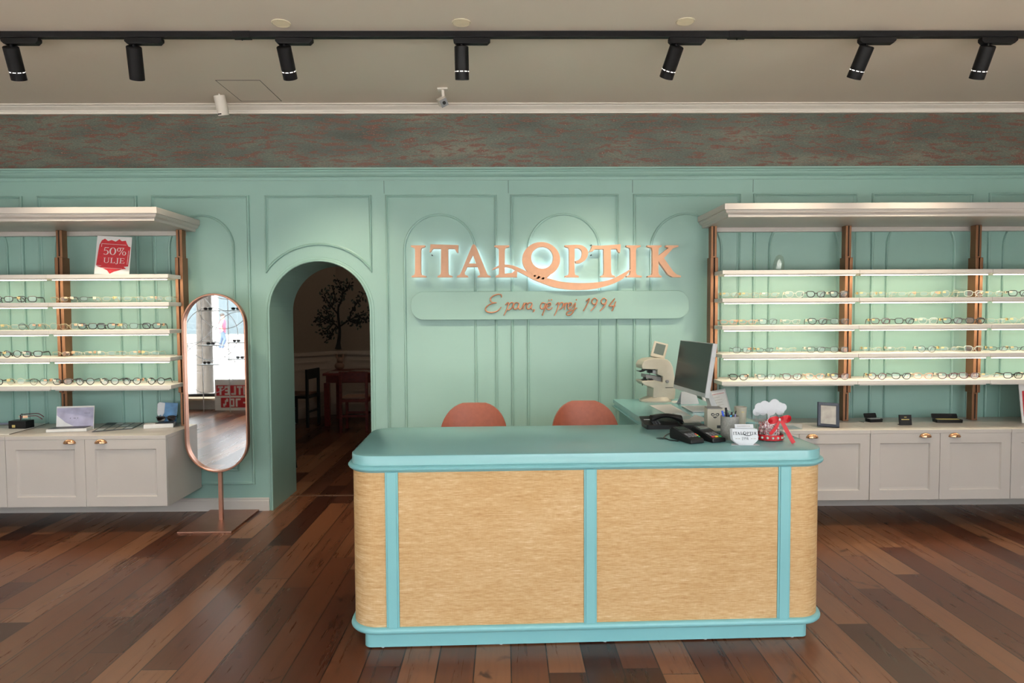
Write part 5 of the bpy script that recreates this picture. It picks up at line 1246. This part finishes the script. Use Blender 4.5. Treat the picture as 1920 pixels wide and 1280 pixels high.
# lens sample chart
P = [onC(*p_) for p_ in ((172, 810), (248, 804), (274, 790.5), (203, 792))]; c_ = sum(P, Vector()) / 4
t = thing('lens_sample_chart', 'flat dark chart of grey lens samples lying on the left cabinet', 'sample chart', c_)
bm = newbm(); loft(bm, [[(v.x - c_.x, v.y - c_.y, z) for v in P] for z in (0, .003)]); obj('chart_board', bm, 'darkprint', t)
for i in range(4):
    for j in range(3):
        f0, f1, g0, g1 = .05 + i * .24, .05 + i * .24 + .19, .07 + j * .31, .07 + j * .31 + .24
        def bl(f, g): a = P[0].lerp(P[1], f); b = P[3].lerp(P[2], f); return a.lerp(b, g)
        bm = newbm(); loft(bm, [[(bl(f, g).x - c_.x, bl(f, g).y - c_.y, z) for f, g in ((f0, g0), (f1, g0), (f1, g1), (f0, g1))] for z in (.0031, .0042)])
        if not (j == 2 and i == 0): obj('lens_sample', bm, 'greyprint' if (i + j) % 3 else 'silver', t)
        else: bm.free()
# sunglasses box with blue back card
q = onC(304, 800); t = thing('sunglasses_box', 'white box with blue upright back card beside the mirror', 'display box', q, R(17))
bm = newbm(); box(bm, -.115, .085, -.055, .055, 0, .030); obj('box_tray', bm, 'paper', t, bevel=.002)
bm = newbm(); prism(bm, [(-.035, 0), (.085, 0), (.100, .165), (-.010, .175)], lambda a, b: (a, .057 + b * .18, b + .001), lambda a, b: (a, .060 + b * .18, b + .001)); obj('blue_card', bm, 'bookblue', t)
bm = newbm(); prism(bm, [(-.045, .10), (-.038, .072), (-.022, .085), (-.010, .066), (.004, .095), (.010, .170), (-.030, .178), (-.042, .165)], lambda a, b: (a, .052 + b * .18, b + .001), lambda a, b: (a, .055 + b * .18, b + .001)); obj('white_tag_flap', bm, 'card', t)
bm = newbm(); loft(bm, [rrect(-.112, -.035, -.050, .0, .01, z, 3) for z in (.0302, .038)]); obj('folded_cloth', bm, 'greyprint', t)
bm = newbm(); loft(bm, [rrect(-.03, .08, -.045, .050, .01, z, 3) for z in (.0302, .034)]); obj('dark_liner', bm, 'darkprint', t)
g, _ = glasses_proto('square', 'fK', None, 'sunlens'); g.location = q + Vector((.025, .015, .0345)); g.rotation_euler = (0, 0, R(20))
g.name = 'sunglasses'; tag(g, 'black sunglasses resting in the white box beside the mirror', 'sunglasses', None)
sunproto = g
# black watch box with frames on it, cloth, mat
q = onC(38, 803); t = thing('black_box', 'small black box with a gold label on the left cabinet', 'box', q, R(-4))
bm = newbm(); box(bm, -.068, .068, -.03, .055, 0, .060); obj('box_body', bm, 'plastic', t, bevel=.003)
bm = newbm(); box(bm, -.038, -.014, -.0315, -.0295, .012, .031); obj('gold_label', bm, 'gold', t)
g, f1 = glasses_proto('square', 'fR', 'tagP'); g = copy_tree(g) if g.get('label') else g
g.name = 'sunglasses'; g.location = q + Vector((.01, -.005, .0615)); g.rotation_euler = (0, 0, R(-60)); tag(g, 'dark red glasses with a peach tag resting on the black box', 'eyeglasses'); 
if 'group' in g: del g['group']
flat([(-40, 816), (17, 815), (103, 790), (40, 790)], 'white_mat', 'paper', 'thin white mat with a dark edge under the black box', 'mat', .003)
bm = newbm(); P = [onC(17, 815.4), onC(60, 804), onC(104, 789.6)]; tube(bm, [(v.x + .002, v.y, CT + .0064) for v in P], .0018, 6); tag(obj('cable', bm, 'plastic', smooth=True), 'thin black cable along the edge of the white mat', 'cable')
flat([(-10, 797), (20, 796), (22, 790), (0, 789)], 'folded_leaflet', 'violet', 'pale violet leaflet at the left edge of the left cabinet', 'leaflet', .004, .004)

# ------------------------------------------------------------------ seen only in the mirror: window display
t = thing('outlet_poster', 'white poster with red OUTLET -70% lettering by the shop window, seen in the mirror', 'poster', (-4.23, FRONT + .28, .02))
bm = newbm(); box(bm, -.55, .42, 0, .01, 0, .50); obj('board', bm, 'paper', t)
SAN = {'O': [(0, 0), (.6, 0), (.6, 1), (0, 1), 'h', (.2, .2), (.4, .2), (.4, .8), (.2, .8)]}
def block(bm, rects, x0, z0, h_, y0, y1):
    for a, b, c_, d_ in rects: box(bm, x0 + a * h_, x0 + c_ * h_, y0, y1, z0 + b * h_, z0 + d_ * h_)
BL = {'O': [(0, 0, .18, 1), (.42, 0, .6, 1), (.18, 0, .42, .2), (.18, .8, .42, 1)], 'U': [(0, 0, .18, 1), (.42, 0, .6, 1), (.18, 0, .42, .2)], 'T': [(.2, 0, .4, 1), (0, .8, .6, 1)],
      'L': [(0, 0, .2, 1), (.2, 0, .55, .2)], 'E': [(0, 0, .2, 1), (.2, 0, .55, .2), (.2, .8, .55, 1), (.2, .4, .5, .58)], '-': [(.05, .4, .45, .58)], '7': [(0, .8, .6, 1), (.38, 0, .6, .8)], '0': [(0, 0, .18, 1), (.42, 0, .6, 1), (.18, 0, .42, .2), (.18, .8, .42, 1)],
      '%': [(0, .62, .22, 1), (.38, 0, .6, .38), (.22, .2, .38, .8)]}
for y0, y1, m, dx, dz, nm in ((-.001, 0, 'red', -.008, -.008, 'letter_shadow'), (-.002, -.001, 'paper', 0, 0, 'lettering')):
    bm = newbm()
    if nm == 'letter_shadow': box(bm, -.245, .395, y0, y1, .235, .405); box(bm, -.105, .325, y0, y1, .045, .205)
    else:
        for k, ch in enumerate('OUTLET'): block(bm, BL[ch], -.225 + k * .102, .25, .14, y0, y1)
        for k, ch in enumerate('-70%'): block(bm, BL[ch], -.09 + k * .10, .06, .13, y0, y1)
    obj(nm, bm, m, t)
for c_ in t.children: pass
t.rotation_euler = (0, 0, R(180))
t = thing('window_stand', 'silver wire stand of rings and small shelves in the shop window, seen in the mirror', 'display stand', (-5.0, FRONT + .45, 0))
bm = newbm()
for x in (-.62, -.18, .20, .62, 1.0): cyl(bm, (x, -.10, 0), (x, -.10, 2.6), .007, n=8)
obj('upright', bm, 'silver', t)
for i, (x, z, r_) in enumerate(((-.45, 1.0, .42), (.0, 1.5, .40), (.55, 1.75, .42), (.35, 1.25, .42), (.8, 1.2, .40), (.3, .72, .42), (-.5, 1.9, .4), (.6, 2.2, .4))):
    bm = newbm(); tube(bm, [(x + r_ * math.cos(R(a)), -.10, z + r_ * math.sin(R(a))) for a in range(0, 360, 10)], .006, 6, True); obj('ring', bm, 'silver', t)
sh = [(-.40, .55), (-.40, .95), (-.40, 1.30), (-.40, 1.62), (.38, .78), (.40, 1.08), (.42, 1.62), (.85, .86), (.85, 1.12), (.80, 1.62)]
k = 0
for x, z in sh:
    bm = newbm(); box(bm, x - .17, x + .17, -.092, .12, z - .012, z); obj('wire_shelf', bm, 'card', t)
    g = copy_tree(sunproto); g.location = (-5.0 + x + (.02 if k % 2 else -.03), FRONT + .45 + .09, z + .0005); g.rotation_euler = (0, 0, R(180 + (k * 37) % 30 - 15)); k += 1
    tag(g, 'black sunglasses on a small window shelf behind the camera', 'sunglasses', 'sunglasses in the window display')
t = thing('visitor_chair', 'teal visitor chair on black legs near the shop window, seen in the mirror', 'chair', (-5.15, -4.6, 0), R(60))
bm = newbm(); loft(bm, [rrect(-.22, .22, -.22, .22, .08, .43), rrect(-.24, .24, -.24, .24, .09, .47), rrect(-.22, .22, -.22, .22, .08, .50)]); obj('seat', bm, 'tealseat', t, smooth=True)
bm = newbm(); loft(bm, [rrect(-.22, .22, .17, .22, .025, .50), rrect(-.23, .23, .21, .26, .025, .72), rrect(-.15, .15, .27, .31, .02, .93)]); obj('backrest', bm, 'tealseat', t, smooth=True)
for sx in (-.16, .16):
    for sy in (-.16, .16): bm = newbm(); cyl(bm, (sx, sy, .43), (sx * 1.4, sy * 1.4, 0), .014, .009); obj('leg', bm, 'black', t, smooth=True)
# passers-by in the street (small in the mirror)
def person(x, y, top, leg, label, rz):
    t = thing('person', label, 'person', (x, y, -.16), rz)
    me = bpy.data.meshes.new('body'); V = [(0, 0, .95), (0, 0, 1.15), (0, .01, 1.38), (0, .0, 1.50), (0, -.02, 1.62), (0, -.02, 1.72), (.18, 0, 1.40), (.24, .03, 1.15), (.22, -.05, .92), (-.18, 0, 1.40), (-.24, -.03, 1.15), (-.22, .06, .92), (.10, 0, .90), (.11, -.12, .50), (.11, .02, .08), (.11, -.10, .03), (-.10, 0, .90), (-.11, .10, .50), (-.11, .20, .08), (-.11, .10, .03)]
    Ed = [(0, 1), (1, 2), (2, 3), (3, 4), (4, 5), (2, 6), (6, 7), (7, 8), (2, 9), (9, 10), (10, 11), (0, 12), (12, 13), (13, 14), (14, 15), (0, 16), (16, 17), (17, 18), (18, 19)]
    me.from_pydata(V, Ed, []); o = bpy.data.objects.new('body', me); COL.objects.link(o); o.parent = t
    sk = o.modifiers.new('skin', 'SKIN'); rad = [.15, .14, .15, .06, .09, .08, .065, .045, .035, .065, .045, .035, .09, .06, .045, .035, .09, .06, .045, .035]
    for v, r_ in zip(me.skin_vertices[0].data, rad): v.radius = (r_, r_ * (.75 if r_ > .13 else 1))
    me.skin_vertices[0].data[0].use_root = True
    o.modifiers.new('sub', 'SUBSURF').levels = 1
    me.materials.append(M['skin'])
    bm = newbm(); loft(bm, [rrect(-w_, w_, -d_, d_, d_ * .9, z, 5) for w_, d_, z in ((.16, .12, .86), (.165, .125, 1.1), (.19, .13, 1.36), (.12, .10, 1.47))]); obj('shirt', bm, top, t, smooth=True)
    for s2, (kx, ky) in ((1, (-.12, .02)), (-1, (.10, .20))):
        bm = newbm(); cyl(bm, (s2 * .095, 0, .92), (s2 * .11, kx, .50), .098, .075, 12); cyl(bm, (s2 * .11, kx, .52), (s2 * .11, ky, .12), .076, .062, 12); obj('trouser_leg', bm, leg, t, smooth=True)
    bm = newbm(); ball(bm, (0, .015, 1.71), .105, 1, 1.05, .9); obj('hair', bm, 'hair', t, smooth=True)
person(-13.6, -27.5, 'shirt', 'jeans', 'person in a pink shirt and jeans walking in the street, seen in the mirror', R(80))
person(-15.0, -28.5, 'jeans', 'jeans', 'person in dark blue clothes walking in the street, seen in the mirror', R(-80))
t = thing('parked_van', 'white van parked across the street, seen in the mirror', 'van', (-6.5, -29.5, -.16), R(0))
bm = newbm(); prism_xz(bm, [(-2.4, .35), (2.4, .35), (2.4, 1.1), (1.9, 1.25), (1.3, 2.0), (-2.4, 2.05)], -.95, .95); obj('body', bm, 'card', t, bevel=.06)
bm = newbm(); prism_xz(bm, [(-2.1, 1.2), (1.65, 1.2), (1.15, 1.85), (-2.1, 1.85)], -.965, .965); obj('side_window', bm, 'farglass', t)
for sx in (-1.5, 1.5):
    for sy in (-.85, .85): bm = newbm(); cyl(bm, (sx, sy - .1, .36), (sx, sy + .1, .36), .36, n=20); obj('wheel', bm, 'plastic', t, smooth=True)
